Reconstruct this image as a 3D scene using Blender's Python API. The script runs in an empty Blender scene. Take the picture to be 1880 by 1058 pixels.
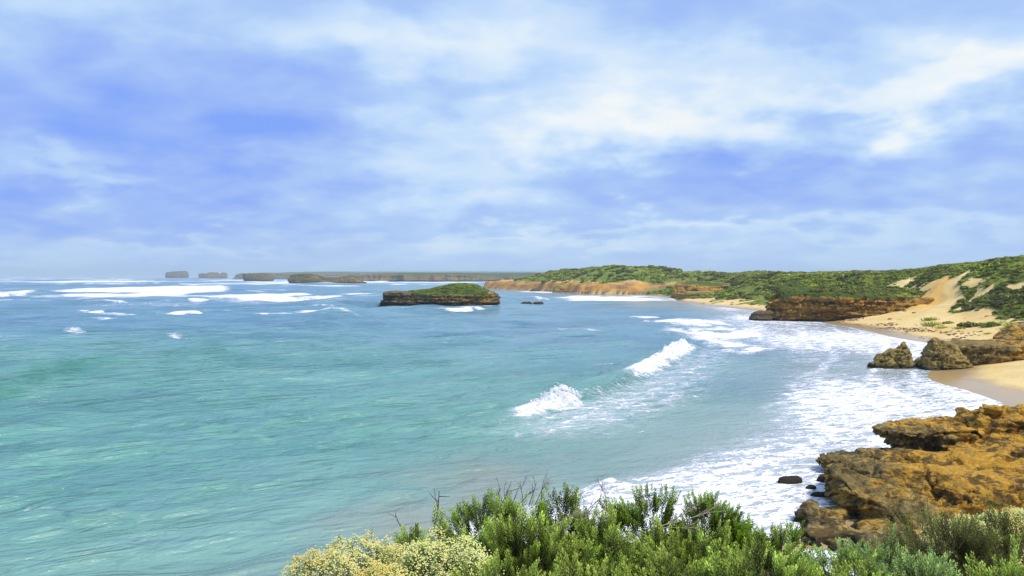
import bpy, math, random
import numpy as np
from mathutils import Vector

random.seed(7)
RNG = np.random.default_rng(7)
scene = bpy.context.scene
COL = scene.collection
PI = math.pi

# ------------------------------------------------------------------ camera
EYE = 15.0                     # metres above the sea
FPX = 1450.0                   # focal length in photograph pixels (1880 wide)
HOR = 506.0                    # row of the horizon in the photograph
cd = bpy.data.cameras.new('camera')
cam = bpy.data.objects.new('camera', cd)
COL.objects.link(cam)
cam.location = (0, 0, EYE)
cam.rotation_euler = (math.radians(90 - 0.909), 0, 0)
cd.sensor_width = 36.0
cd.lens = 36.0 * FPX / 1880.0
cd.clip_start = 0.1
cd.clip_end = 60000
scene.camera = cam

def at(px, py, z=0.0):
    """point of height z seen at a photograph pixel"""
    Y = (EYE - z) * FPX / (py - HOR)
    return (px - 940.0) / FPX * Y, Y

def atY(px, py, Y):
    """point at depth Y seen at a photograph pixel"""
    return (px - 940.0) / FPX * Y, Y, EYE - (py - HOR) / FPX * Y

# ------------------------------------------------------------------ light
SUN_EL, SUN_AZ = math.radians(54), math.radians(128)      # azimuth clockwise from +Y
world = bpy.data.worlds.new('World')
scene.world = world
world.use_nodes = True
wn = world.node_tree
wn.nodes.clear()

class NT:
    """short-hand for building node trees"""
    def __init__(s, tree): s.t = tree
    def n(s, kind, **kw):
        nd = s.t.nodes.new(kind)
        for k, v in kw.items(): setattr(nd, k, v)
        return nd
    def put(s, sock, v):
        if isinstance(v, (int, float)): sock.default_value = v
        elif isinstance(v, (tuple, list)):
            if len(v) == 3 and len(sock.default_value) == 4: v = tuple(v) + (1,)
            sock.default_value = v
        else: s.t.links.new(v, sock)
    def m(s, op, a, b=0.0, c=0.0, clamp=False):
        nd = s.n('ShaderNodeMath', operation=op, use_clamp=clamp)
        s.put(nd.inputs[0], a); s.put(nd.inputs[1], b); s.put(nd.inputs[2], c)
        return nd.outputs[0]
    def vm(s, op, a, b=(0, 0, 0)):
        nd = s.n('ShaderNodeVectorMath', operation=op)
        s.put(nd.inputs[0], a)
        if op == 'SCALE': s.put(nd.inputs[3], b)
        else: s.put(nd.inputs[1], b)
        return nd.outputs[0]
    def mix(s, f, a, b, blend='MIX'):
        nd = s.n('ShaderNodeMix', data_type='RGBA', blend_type=blend)
        s.put(nd.inputs[0], f); s.put(nd.inputs[6], a); s.put(nd.inputs[7], b)
        return nd.outputs[2]
    def noise(s, vec, scale, detail=4, rough=0.55, dist=0.0, col=False):
        nd = s.n('ShaderNodeTexNoise')
        if vec is not None: s.put(nd.inputs['Vector'], vec)
        s.put(nd.inputs['Scale'], scale); s.put(nd.inputs['Detail'], detail)
        s.put(nd.inputs['Roughness'], rough); s.put(nd.inputs['Distortion'], dist)
        return nd.outputs[1 if col else 0]
    def ramp(s, f, stops, interp='LINEAR'):
        nd = s.n('ShaderNodeValToRGB')
        cr = nd.color_ramp; cr.interpolation = interp
        while len(cr.elements) < len(stops): cr.elements.new(0.5)
        for e, (p, c) in zip(cr.elements, stops):
            e.position = p
            e.color = (c, c, c, 1) if isinstance(c, (int, float)) else tuple(c) + (1,)
        s.put(nd.inputs[0], f)
        return nd.outputs[0]
    def rng(s, v, a, b, lo=0.0, hi=1.0, smooth=True):
        nd = s.n('ShaderNodeMapRange')
        nd.interpolation_type = 'SMOOTHSTEP' if smooth else 'LINEAR'
        for i, x in enumerate((v, a, b, lo, hi)): s.put(nd.inputs[i], x)
        return nd.outputs[0]
    def scalev(s, vec, sc):
        nd = s.n('ShaderNodeMapping'); s.put(nd.inputs[0], vec); s.put(nd.inputs[3], sc)
        return nd.outputs[0]
    def attr(s, name):
        nd = s.n('ShaderNodeAttribute', attribute_name=name)
        return nd.outputs['Fac']

W = NT(wn)
sky = W.n('ShaderNodeTexSky', sky_type='NISHITA')
sky.sun_disc = False
sky.sun_elevation = SUN_EL
sky.sun_rotation = SUN_AZ
sky.air_density = 1.0; sky.dust_density = 1.5; sky.ozone_density = 2.0
dirv = W.n('ShaderNodeTexCoord').outputs['Generated']
sp = W.n('ShaderNodeSeparateXYZ'); W.put(sp.inputs[0], dirv)
dx, dy, dz = sp.outputs
zc = W.m('MAXIMUM', dz, 0.0)
inv = W.m('DIVIDE', 1.0, W.m('ADD', zc, 0.30))
cmb = W.n('ShaderNodeCombineXYZ')
W.put(cmb.inputs[0], W.m('MULTIPLY', dx, inv)); W.put(cmb.inputs[1], W.m('MULTIPLY', dy, inv))
q = cmb.outputs[0]                                        # the cloud deck, seen as a flat sheet overhead
warp = W.vm('SCALE', W.vm('SUBTRACT', W.noise(q, 2.4, 3, 0.5, col=True), (0.5, 0.5, 0.5)), 0.25)
q2 = W.vm('ADD', q, warp)
nA = W.noise(W.scalev(q2, (1.0, 1.2, 1)), 1.3, 4, 0.5)
nB = W.noise(W.scalev(W.vm('ADD', q2, (7.3, 2.1, 0)), (1.0, 1.35, 1)), 3.9, 5, 0.53)
az = W.m('ARCTAN2', dx, dy)
el = W.m('ARCSINE', dz)
wv = W.n('ShaderNodeSeparateXYZ')
W.put(wv.inputs[0], W.vm('SUBTRACT', W.noise(q, 4.2, 4, 0.55, col=True), (0.5, 0.5, 0.5)))
az2 = W.m('ADD', az, W.m('MULTIPLY', wv.outputs[0], 0.30))
el2 = W.m('ADD', el, W.m('MULTIPLY', wv.outputs[1], 0.17))
# where the light and dark banks of cloud stand (photograph column, row, half sizes, weight)
BANKS = [(150, 215, 420, 130, -0.30), (130, 400, 420, 50, -0.28), (450, 240, 260, 90, -0.14),
         (980, 235, 330, 60, 0.30), (840, 95, 260, 45, 0.26), (1290, 205, 260, 70, 0.30),
         (1760, 155, 220, 42, 0.36), (1400, 100, 260, 30, 0.16), (1080, 432, 500, 20, 0.24),
         (1560, 310, 560, 45, -0.25), (1500, 240, 300, 25, -0.10), (720, 320, 330, 40, 0.18), (1700, 385, 330, 30, -0.10),
         (1550, 60, 400, 60, -0.06), (600, 60, 700, 40, 0.06), (100, 310, 120, 25, 0.2),
         (420, 460, 360, 14, 0.18)]
val = W.m('ADD', 0.53, W.m('MULTIPLY', W.m('SUBTRACT', nA, 0.5), 0.75))
val = W.m('ADD', val, W.m('MULTIPLY', W.m('SUBTRACT', nB, 0.5), 0.62))
for (bx, by, sx, sy, wt) in BANKS:
    a0 = math.atan((bx - 940) / FPX); e0 = math.atan((HOR - by) / FPX * math.cos(a0))
    ga = W.m('DIVIDE', W.m('SUBTRACT', az2, a0), sx / FPX)
    ge = W.m('DIVIDE', W.m('SUBTRACT', el2, e0), sy / FPX)
    g = W.m('EXPONENT', W.m('MULTIPLY', W.m('ADD', W.m('MULTIPLY', ga, ga), W.m('MULTIPLY', ge, ge)), -1.0))
    val = W.m('ADD', val, W.m('MULTIPLY', g, wt))
cloud = W.ramp(val, [(0.12, (0.215, 0.375, 0.94)), (0.32, (0.315, 0.470, 0.93)), (0.50, (0.415, 0.590, 0.935)),
                     (0.62, (0.52, 0.70, 0.965)), (0.80, (0.70, 0.83, 0.97)), (1.0, (0.90, 0.94, 0.95))])
low = W.rng(el, 0.0, 0.09, 1.0, 0.0)
cloud = W.mix(W.m('MULTIPLY', low, 0.55), cloud, (0.50, 0.68, 0.92))
bgN = W.n('ShaderNodeBackground'); W.put(bgN.inputs[0], sky.outputs[0]); bgN.inputs[1].default_value = 0.10
bgC = W.n('ShaderNodeBackground'); W.put(bgC.inputs[0], cloud); bgC.inputs[1].default_value = 0.69
mx = W.n('ShaderNodeMixShader')
W.put(mx.inputs[0], W.rng(nA, 0.2, 0.45, 0.80, 0.96))
W.put(mx.inputs[1], bgN.outputs[0]); W.put(mx.inputs[2], bgC.outputs[0])
world.cycles.sampling_method = 'MANUAL'; world.cycles.sample_map_resolution = 512
wo = W.n('ShaderNodeOutputWorld'); W.put(wo.inputs[0], mx.outputs[0])

sd = bpy.data.lights.new('sun', 'SUN')
sd.energy = 3.3; sd.angle = math.radians(14); sd.color = (1.0, 0.93, 0.82)
sun = bpy.data.objects.new('sun', sd); COL.objects.link(sun)
sun.rotation_euler = (PI / 2 - SUN_EL, 0, PI - SUN_AZ)
sdir = Vector((math.sin(SUN_AZ) * math.cos(SUN_EL), math.cos(SUN_AZ) * math.cos(SUN_EL), math.sin(SUN_EL)))
sun.rotation_euler = sdir.to_track_quat('Z', 'Y').to_euler()
sun.location = (0, 0, 80)

scene.view_settings.view_transform = 'Standard'
scene.view_settings.look = 'None'
scene.view_settings.exposure = 0.57
scene.view_settings.gamma = 1
scene.cycles.volume_bounces = 0
scene.cycles.max_bounces = 6

# ------------------------------------------------------------------ numpy noise
def _hash(i, j, k, seed):
    h = (i * 374761393 + j * 668265263 + k * 2147483647 + seed * 1274126177) & 0xFFFFFFFF
    h = ((h ^ (h >> 13)) * 1274126177) & 0xFFFFFFFF
    h = ((h ^ (h >> 15)) * 2246822519) & 0xFFFFFFFF
    return ((h ^ (h >> 16)) & 0xFFFFFF) / float(0xFFFFFF)

def vnoise(p, seed=0):
    p = np.asarray(p, float)
    b = np.floor(p); f = p - b; b = b.astype(np.int64)
    f = f * f * f * (f * (f * 6 - 15) + 10)
    x, y, z = f[:, 0], f[:, 1], f[:, 2]
    def h(a, c, d): return _hash(b[:, 0] + a, b[:, 1] + c, b[:, 2] + d, seed)
    c00 = h(0, 0, 0) * (1 - x) + h(1, 0, 0) * x
    c10 = h(0, 1, 0) * (1 - x) + h(1, 1, 0) * x
    c01 = h(0, 0, 1) * (1 - x) + h(1, 0, 1) * x
    c11 = h(0, 1, 1) * (1 - x) + h(1, 1, 1) * x
    return ((c00 * (1 - y) + c10 * y) * (1 - z) + (c01 * (1 - y) + c11 * y) * z) * 2 - 1

def fbm(p, scale=1.0, octs=4, seed=0, gain=0.5, ridged=False):
    p = np.asarray(p, float) * np.asarray(scale, float)
    out = np.zeros(len(p)); a = 1.0; tot = 0.0
    for o in range(octs):
        v = vnoise(p * (2.03 ** o) + 17.7 * o, seed + o)
        if ridged: v = 1 - 2 * np.abs(v)
        out += a * v; tot += a; a *= gain
    return out / tot

def P3(x, y, z=0.0):
    return np.stack([np.ravel(x), np.ravel(y), np.broadcast_to(z, np.shape(np.ravel(x))).astype(float)], 1)

def sstep(a, b, x):
    t = np.clip((x - a) / (b - a), 0, 1)
    return t * t * (3 - 2 * t)

# ------------------------------------------------------------------ mesh helpers
def mesh_np(name, V, F, attrs=None, smooth=True, mats=(), fmat=None):
    """V (n,3); F a list of (m,k) index arrays; attrs name -> per-vertex float"""
    me = bpy.data.meshes.new(name)
    if not isinstance(F, (list, tuple)): F = [F]
    F = [np.asarray(f, np.int32) for f in F if len(f)]
    nl = sum(f.size for f in F); nf = sum(len(f) for f in F)
    me.vertices.add(len(V)); me.vertices.foreach_set('co', np.asarray(V, np.float32).ravel())
    me.loops.add(nl); me.loops.foreach_set('vertex_index', np.concatenate([f.ravel() for f in F]))
    tot = np.concatenate([np.full(len(f), f.shape[1], np.int32) for f in F])
    st = np.concatenate([[0], np.cumsum(tot)[:-1]]).astype(np.int32)
    me.polygons.add(nf)
    me.polygons.foreach_set('loop_start', st)
    me.polygons.foreach_set('use_smooth', np.full(nf, smooth))
    if fmat is not None: me.polygons.foreach_set('material_index', np.asarray(fmat, np.int32))
    for m in mats: me.materials.append(m)
    me.update(calc_edges=True)
    for k, a in (attrs or {}).items():
        me.attributes.new(k, 'FLOAT', 'POINT').data.foreach_set('value', np.asarray(a, np.float32))
    return me

def put(name, me, origin=(0, 0, 0), parent=None, **props):
    o = bpy.data.objects.new(name, me); COL.objects.link(o)
    o.location = origin
    if parent is not None: o.parent = parent
    for k, v in props.items(): o[k] = v
    return o

def rebase(V, origin): return np.asarray(V) - np.asarray(origin)[None, :]

def empty(name, loc, **props):
    o = bpy.data.objects.new(name, None); COL.objects.link(o)
    o.location = loc
    for k, v in props.items(): o[k] = v
    return o

def grid_faces(r, c, wrap=False):
    i = np.arange(r - 1)[:, None] * c
    j = np.arange(c if wrap else c - 1)[None, :]
    j2 = (j + 1) % c
    return np.stack([i + j, i + j2, i + c + j2, i + c + j], -1).reshape(-1, 4)

def seg_dist(x, y, pts):
    """distance to a polyline"""
    best = np.full(x.shape, 1e12)
    for (ax, ay), (bx, by) in zip(pts[:-1], pts[1:]):
        ux, uy = bx - ax, by - ay
        t = np.clip(((x - ax) * ux + (y - ay) * uy) / (ux * ux + uy * uy), 0, 1)
        best = np.minimum(best, (x - ax - t * ux) ** 2 + (y - ay - t * uy) ** 2)
    return np.sqrt(best)

def inside(x, y, poly):
    r = np.zeros(x.shape, bool)
    for (ax, ay), (bx, by) in zip(poly, poly[1:] + poly[:1]):
        if ay == by: continue
        c = ((ay > y) != (by > y)) & (x < (bx - ax) * (y - ay) / (by - ay) + ax)
        r ^= c
    return r

# ------------------------------------------------------------------ materials
def new_mat(name):
    m = bpy.data.materials.new(name); m.use_nodes = True
    m.node_tree.nodes.clear()
    T = NT(m.node_tree)
    out = T.n('ShaderNodeOutputMaterial')
    b = T.n('ShaderNodeBsdfPrincipled')
    T.put(out.inputs[0], b.outputs[0])
    b.inputs['Specular IOR Level'].default_value = 0.3
    return m, T, b, out

def bump(T, b, h, dist, strength=1.0, chain=None):
    nd = T.n('ShaderNodeBump'); T.put(nd.inputs['Height'], h)
    nd.inputs['Distance'].default_value = dist; nd.inputs['Strength'].default_value = strength
    if chain is not None: T.put(nd.inputs['Normal'], chain)
    T.put(b.inputs['Normal'], nd.outputs[0])
    return nd.outputs[0]

def rock_mat(name, sc=1.0, ochre=(0.43, 0.22, 0.055), tan=(0.34, 0.25, 0.125), dark=(0.045, 0.035, 0.022),
             olive=(0.15, 0.125, 0.055), tide=1.0, ochre_amt=0.5, dark_amt=0.45, strata=3.0, veg=(0.062, 0.105, 0.016), veg2=(0.14, 0.17, 0.03), pits=1.0, lich=0.0):
    """layered limestone; sc is the size in metres of its main blotches"""
    m, T, b, out = new_mat(name)
    pos = T.n('ShaderNodeNewGeometry').outputs['Position']
    st = T.scalev(pos, (0.25, 0.25, strata))
    n1 = T.m('ADD', T.noise(pos, 0.35 / sc, 5, 0.6), T.attr('warm'))
    n2 = T.noise(st, 0.6 / sc, 5, 0.65)
    n3 = T.noise(pos, 2.6 / sc, 6, 0.68)
    n4 = T.noise(T.scalev(pos, (1, 1, 1.8)), 1.1 / sc, 5, 0.7, 0.6)
    f = T.m('ADD', T.m('MULTIPLY', n1, 0.55), T.m('MULTIPLY', n2, 0.45))
    c = T.mix(T.rng(f, 0.62 - 0.3 * ochre_amt, 0.78 - 0.3 * ochre_amt), olive, tan)
    c = T.mix(T.rng(T.m('ADD', n1, T.m('MULTIPLY', T.m('SUBTRACT', n4, 0.5), 0.5)), 0.75 - 0.5 * ochre_amt, 0.9 - 0.5 * ochre_amt), c, ochre)
    c = T.mix(T.rng(n3, 0.3, 0.75), T.mix(0.45, c, (0.1, 0.07, 0.03)), T.mix(0.22, c, (0.75, 0.55, 0.25)))
    dk = T.m('ADD', T.m('MULTIPLY', n4, 0.6), T.m('MULTIPLY', n2, 0.4))
    c = T.mix(T.m('MULTIPLY', T.rng(dk, 0.66 - 0.25 * dark_amt, 0.74 - 0.25 * dark_amt), 0.82), c, dark)
    if lich:
        l = T.noise(T.vm('ADD', pos, (31, 7, 3)), 1.9 / sc, 7, 0.75)
        c = T.mix(T.m('MULTIPLY', T.rng(l, 0.56, 0.66), lich), c, (0.36, 0.34, 0.27))
    if tide:
        z = T.n('ShaderNodeSeparateXYZ'); T.put(z.inputs[0], pos)
        tz = T.m('ADD', z.outputs[2], T.m('MULTIPLY', T.m('SUBTRACT', n4, 0.5), tide))
        c = T.mix(T.rng(tz, tide * 0.7, tide * 1.25, 0.85, 0.0), c, (0.022, 0.02, 0.014))
    vg = T.attr('veg')
    vn = T.noise(pos, 1.3 / sc, 6, 0.7)
    vf = T.rng(T.m('ADD', vg, T.m('MULTIPLY', T.m('SUBTRACT', vn, 0.5), 0.9)), 0.42, 0.58)
    gcol = T.mix(T.rng(T.noise(pos, 0.8 / sc, 6, 0.75), 0.38, 0.66), veg, veg2)
    c = T.mix(vf, c, gcol)
    T.put(b.inputs['Base Color'], c)
    b.inputs['Roughness'].default_value = 0.92
    b.inputs['Specular IOR Level'].default_value = 0.15
    vor = T.n('ShaderNodeTexVoronoi'); T.put(vor.inputs['Vector'], pos); vor.inputs['Scale'].default_value = 2.2 / sc
    h = T.m('ADD', T.m('MULTIPLY', T.noise(pos, 3.0 / sc, 8, 0.72), 1.0), T.m('MULTIPLY', T.noise(st, 1.6 / sc, 5, 0.6), 0.9))
    h = T.m('ADD', h, T.m('MULTIPLY', T.rng(vor.outputs[0], 0.05, 0.35), 0.25 * pits))
    bump(T, b, h, 0.55 * sc, 0.9)
    return m

M_near = rock_mat('rock_ochre_limestone', 1.0, ochre=(0.72, 0.37, 0.018), tan=(0.70, 0.50, 0.12), ochre_amt=0.72, dark_amt=0.74, tide=0.28, strata=2.4, lich=0.4, olive=(0.2, 0.15, 0.05))
M_dark = rock_mat('rock_dark_reef', 0.7, ochre_amt=0.1, dark_amt=0.8, tide=0.5, olive=(0.10, 0.08, 0.05), tan=(0.2, 0.16, 0.1))
M_pin = rock_mat('rock_brown_pinnacle', 1.6, ochre_amt=0.25, dark_amt=0.30, tide=0.5, olive=(0.33, 0.25, 0.075), tan=(0.46, 0.34, 0.12), strata=1.0, pits=2.0)
M_cliff = rock_mat('rock_banded_cliff', 4.0, ochre=(0.58, 0.29, 0.035), tan=(0.44, 0.30, 0.10), ochre_amt=0.78, dark_amt=0.22, tide=0.8, strata=4.5)
M_isl = rock_mat('rock_banded_island', 3.5, ochre=(0.50, 0.30, 0.05), tan=(0.38, 0.25, 0.07), ochre_amt=0.50, dark_amt=0.72, tide=1.9, strata=4.5,
                 veg=(0.04, 0.085, 0.008), veg2=(0.13, 0.17, 0.015))
M_far = rock_mat('rock_far_cliff', 14.0, ochre=(0.42, 0.22, 0.06), tan=(0.33, 0.26, 0.14), ochre_amt=0.38, dark_amt=0.40, tide=3.0, strata=3.0, veg=(0.07, 0.1, 0.03), veg2=(0.11, 0.14, 0.04))

# ------------------------------------------------------------------ the shore line (sea on the left of it, walking away from the camera)
SHORE = [(-160, -60), (-60, 2), (-22, 12), (-7, 20), (2, 29), (9, 38), (15, 44), (19, 49), (25, 57), (34, 66), (46, 78), (56, 90), (57.5, 99), (60, 112), (66, 124), (80, 146),
         (91, 170), (92, 187), (96, 213), (98, 236), (99, 262), (103, 300), (104.5, 330), (97, 380), (96, 463), (110, 556),
         (92, 618), (62, 636), (40, 690), (18, 760), (-8, 830), (-34, 905), (-20, 960), (60, 1010), (200, 1060), (420, 1100), (900, 1150)]
def catmull(pts, n=6):
    P = [pts[0]] + list(pts) + [pts[-1]]
    out = []
    for i in range(1, len(P) - 2):
        p0, p1, p2, p3 = (np.array(P[i + k], float) for k in (-1, 0, 1, 2))
        for t in np.arange(n) / n:
            out.append(tuple(0.5 * (2 * p1 + (p2 - p0) * t + (2 * p0 - 5 * p1 + 4 * p2 - p3) * t * t + (3 * p1 - p0 - 3 * p2 + p3) * t ** 3)))
    return out + [tuple(pts[-1])]
SHORE = catmull(SHORE, 3)
LANDPOLY = SHORE + [(3000, 1150), (3000, -400), (-160, -400)]

def inland(x, y):
    x = x + 1.6 * fbm(P3(x, y), 0.05, 2, 70) * sstep(70, 95, y); d = seg_dist(x, y, SHORE)
    return np.where(inside(x, y, LANDPOLY), d, -d)

SCAR = [(102, 206), (118, 226), (130, 241), (143, 253), (158, 266), (176, 282)]   # sand blown up over the dune
def land_height(x, y, d):
    p = P3(x, y)
    n = fbm(p, 0.02, 4, 3); n2 = fbm(p, 0.09, 4, 9)
    plat = 15.0 + 6.2 * np.exp(-((y - 225) / 95.0) ** 2) * sstep(95, 175, x) + 7.6 * np.exp(-((x - 80) / 70.0) ** 2 - ((y - 730) / 110.0) ** 2)
    plat = plat + np.clip(d - 60, 0, 300) * 0.004
    plat = np.where(y > 560, plat + (7.5 - plat) * (1 - sstep(-45, 48, x)), plat)
    c = sstep(575, 640, y)                       # 0 dune coast, 1 cliff coast
    beach = 2.4 * sstep(0, 22, d) + np.clip(d, 0, 22) * 0.02
    dw = 47 + 9 * n
    dune = beach + (plat - 2.6) * sstep(17, 17 + dw, d + 5 * n2)
    dune += (n2 * 1.1 + n * 1.4) * sstep(20, 45, d)
    cl = sstep(0, 5.0, d + 1.6 * n2) * (7.5 + 4.0 * n + 1.5 * n2) 
    cliff = cl + (plat - 8.0) * sstep(4, 62, d) + (n2 * 0.9 + n) * sstep(8, 30, d)
    cliff = np.maximum(cliff, 0.35 * d * 0)
    h = dune * (1 - c) + cliff * c
    h = h * (0.12 + 0.88 * sstep(70, 108, y))
    sea = np.clip(d, -12, 0) * 0.035 + np.clip(d + 8, -60, 0) * 0.10
    return np.where(d > 0, h, sea)

def veg_mask(x, y, d, h):
    p = P3(x, y)
    n = fbm(p, 0.07, 4, 21)
    n2 = fbm(p, 0.25, 3, 41)
    v = sstep(2.6, 6.5, h + 2.2 * n + 1.0 * n2 + 0.012 * np.clip(y - 200, 0, 400))
    sc = seg_dist(x, y, SCAR)
    v = v * sstep(3.0, 6.0, sc + 4.6 * sstep(9, 15, h) - 1.0 * (1 - sstep(4, 10, h)) + 5.0 * n + 3.0 * n2)
    v = v * (1 - 0.9 * sstep(0.08, 0.30, n + 0.5 * n2) * (1 - sstep(12, 18, h)) * (1 - sstep(290, 330, y)))
    c = sstep(575, 640, y)
    v = v * (1 - c * (1 - sstep(7.5, 11.5, h + 3.5 * n)))
    return v

# ground material: sand, wet sand, orange clay cliff, low scrub
def ground_mat():
    m, T, b, out = new_mat('coastal_ground')
    pos = T.n('ShaderNodeNewGeometry').outputs['Position']
    z = T.n('ShaderNodeSeparateXYZ'); T.put(z.inputs[0], pos)
    n1 = T.noise(pos, 0.12, 5, 0.6); n2 = T.noise(pos, 1.1, 6, 0.7)
    sand = T.mix(T.rng(n1, 0.3, 0.7), (0.58, 0.40, 0.145), (0.66, 0.50, 0.235))
    sand = T.mix(T.m('MULTIPLY', T.rng(n2, 0.5, 0.8), 0.35), sand, (0.46, 0.31, 0.14))
    wet = T.rng(T.m('ADD', z.outputs[2], T.m('MULTIPLY', T.m('SUBTRACT', n1, 0.5), 0.5)), 0.30, 0.75, 1.0, 0.0)
    wetc = T.mix(T.rng(T.noise(pos, 0.2, 4, 0.6), 0.35, 0.65), (0.40, 0.26, 0.10), (0.34, 0.26, 0.16))
    c = T.mix(wet, sand, wetc)
    st = T.noise(T.scalev(pos, (0.12, 0.12, 1.1)), 0.8, 5, 0.65)
    rock = T.mix(T.rng(st, 0.35, 0.7), (0.16, 0.105, 0.05), (0.47, 0.235, 0.06))
    rock = T.mix(T.rng(T.noise(pos, 0.045, 4, 0.6), 0.42, 0.56), rock, (0.46, 0.235, 0.05))
    rock = T.mix(T.rng(z.outputs[2], 1.0, 2.6, 0.8, 0.0), rock, (0.07, 0.055, 0.04))
    c = T.mix(T.m('MULTIPLY', T.attr('clay'), T.rng(st, 0.2, 0.55, 0.55, 1.0)), c, T.mix(T.rng(n2, 0.4, 0.7), (0.62, 0.37, 0.085), (0.50, 0.27, 0.06)))
    c = T.mix(T.attr('rock'), c, rock)
    vn = T.noise(pos, 0.55, 7, 0.72)
    green = T.mix(T.rng(vn, 0.38, 0.62), (0.085, 0.105, 0.016), (0.22, 0.26, 0.040))
    green = T.mix(T.rng(T.noise(pos, 0.03, 4, 0.6), 0.4, 0.65), green, (0.13, 0.20, 0.02))
    vf = T.rng(T.m('ADD', T.attr('veg'), T.m('MULTIPLY', T.m('SUBTRACT', vn, 0.5), 0.7)), 0.40, 0.60)
    c = T.mix(vf, c, green)
    T.put(b.inputs['Base Color'], c)
    T.put(b.inputs['Roughness'], T.mix(wet, (0.95, 0.95, 0.95), (0.22, 0.22, 0.22)))
    hh = T.m('ADD', T.m('MULTIPLY', n2, 0.4), T.m('MULTIPLY', vn, vf))
    hh = T.m('MULTIPLY', hh, T.m('SUBTRACT', 1.0, T.m('MULTIPLY', wet, 0.95)))
    bump(T, b, hh, 0.7, 0.9)
    return m
M_ground = ground_mat()

def axis(*spans):
    a = []
    for lo, hi, st in spans: a.append(np.arange(lo, hi, st))
    return np.concatenate(a)

ys = [43.0]
while ys[-1] < 1090: ys.append(ys[-1] + max(0.55, ys[-1] * 0.0056))
ys = np.array(ys)
xs = axis((-60, 40, 2.2), (40, 60, 1.0), (60, 190, 0.8), (190, 260, 1.5), (260, 520, 6), (520, 1400, 40))
X, Y = np.meshgrid(xs, ys)
gx, gy = X.ravel(), Y.ravel()
gd = inland(gx, gy)
gh = land_height(gx, gy, gd)
gv = veg_mask(gx, gy, gd, gh)
gv[gd < 0] = 0
grad = np.hypot(np.gradient(gh.reshape(X.shape), axis=1) / np.gradient(xs)[None, :], np.gradient(gh.reshape(X.shape), axis=0) / np.gradient(ys)[:, None]).ravel()
grock = sstep(0.55, 1.1, grad) * sstep(540, 640, gy) + 0.0
clay_ = np.exp(-((seg_dist(gx, gy, [(122, 244), (131, 250), (139, 258), (146, 268)]) + 3 * fbm(P3(gx, gy), 0.12, 3, 17)) / 5.0) ** 2) * sstep(3.0, 5.0, gh)
gv = gv * (1 - 0.95 * sstep(0.35, 0.6, clay_))
grock = np.maximum(grock, sstep(560, 625, gy) * (1 - sstep(8, 12, gh)) * (gd > 0))
gF = grid_faces(len(ys), len(xs))
keep = (gd[gF] > -70).any(1)
put('coastal_terrain', mesh_np('coastal_terrain', np.stack([gx, gy, gh], 1), gF[keep],
    {'veg': gv, 'rock': grock, 'clay': 0.85 * sstep(0.25, 0.75, clay_)}, mats=[M_ground]), kind='structure')

# ------------------------------------------------------------------ sea
FOAM_EDGE = [at(*p) for p in [(940, 526), (1000, 537), (1060, 541), (1200, 556), (1255, 588), (1320, 632), (1395, 690), (1320, 770), (1210, 835), (1110, 872), (1000, 892), (880, 925), (760, 965), (640, 1058)]] + [(-20, 22), (-60, 0)]
FOAMPOLY = FOAM_EDGE + [(-60, -400), (3000, -400), (3000, 900)]
# white water: column/row of both ends, thickness in rows, strength, height of the crest in metres
WHITE = [((20, 519), (190, 517), 2.0, 1.0, 1.2), ((130, 538), (300, 534), 4, 1.2, 2.0), ((235, 532), (425, 531), 5, 1.3, 2.4), ((395, 551), (575, 552), 2.8, 1.2, 0.9),
         ((585, 550), (632, 547), 2.5, 1.2, 1.6), ((125, 576), (250, 576), 1.6, 0.9, 0.6), ((300, 575), (367, 573), 3.0, 1.2, 1.0), ((602, 581), (626, 578), 4.5, 1.3, 1.4),
         ((392, 639), (428, 633), 2.2, 1.1, 0.5), ((0, 545), (42, 542), 3.0, 1.1, 1.4), ((1080, 667), (1152, 671), 1.4, 0.75, 0.0), ((815, 571), (893, 566), 1.3, 0.95, 0.3),
         ((690, 560), (915, 564), 1.4, 0.7, 0.0), ((560, 526), (640, 525), 1.0, 0.9, 0.6), ((700, 520), (890, 519), 1.2, 0.9, 0.6), ((300, 508), (430, 509), 0.8, 0.9, 0.4), ((430, 514), (660, 521), 1.0, 0.8, 0.3),
         ((1060, 543), (1225, 553), 4.5, 1.1, 0.15), ((1150, 581), (1212, 581), 2.0, 1.0, 0.25), ((1255, 586), (1350, 622), 8, 1.0, 0.3), ((1330, 612), (1370, 650), 6, 0.7, 0.1),
         ((955, 534), (1060, 538), 2.5, 0.9, 0.2), ((1070, 915), (1130, 882), 8, 0.72, 0.30), ((1100, 900), (1160, 890), 9, 0.8, 0.2), ((1420, 700), (1640, 690), 12, 0.35, 0.0), ((1450, 960), (1500, 930), 18, 0.5, 0.0), ((1180, 592), (1188, 592), 2.2, 1.2, 0.5),
         ((395, 570), (410, 569), 1.6, 1.0, 0.4), ((460, 522), (560, 524), 0.9, 0.8, 0.5), ((150, 513), (280, 513), 0.8, 0.8, 0.6), ((110, 604), (260, 608), 2.2, 0.45, 0.0), ((170, 586), (220, 588), 2, 0.45, 0), ((300, 624), (350, 626), 2, 0.5, 0), ((10, 940), (100, 942), 5, 0.42, 0.0),
         ((440, 543), (520, 541), 1.0, 0.8, 0.3), ((640, 540), (690, 541), 1.2, 0.8, 0.3), ((920, 549), (1010, 551), 1.0, 0.7, 0.1), ((1000, 606), (1120, 612), 2.0, 0.4, 0.05)]
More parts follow.
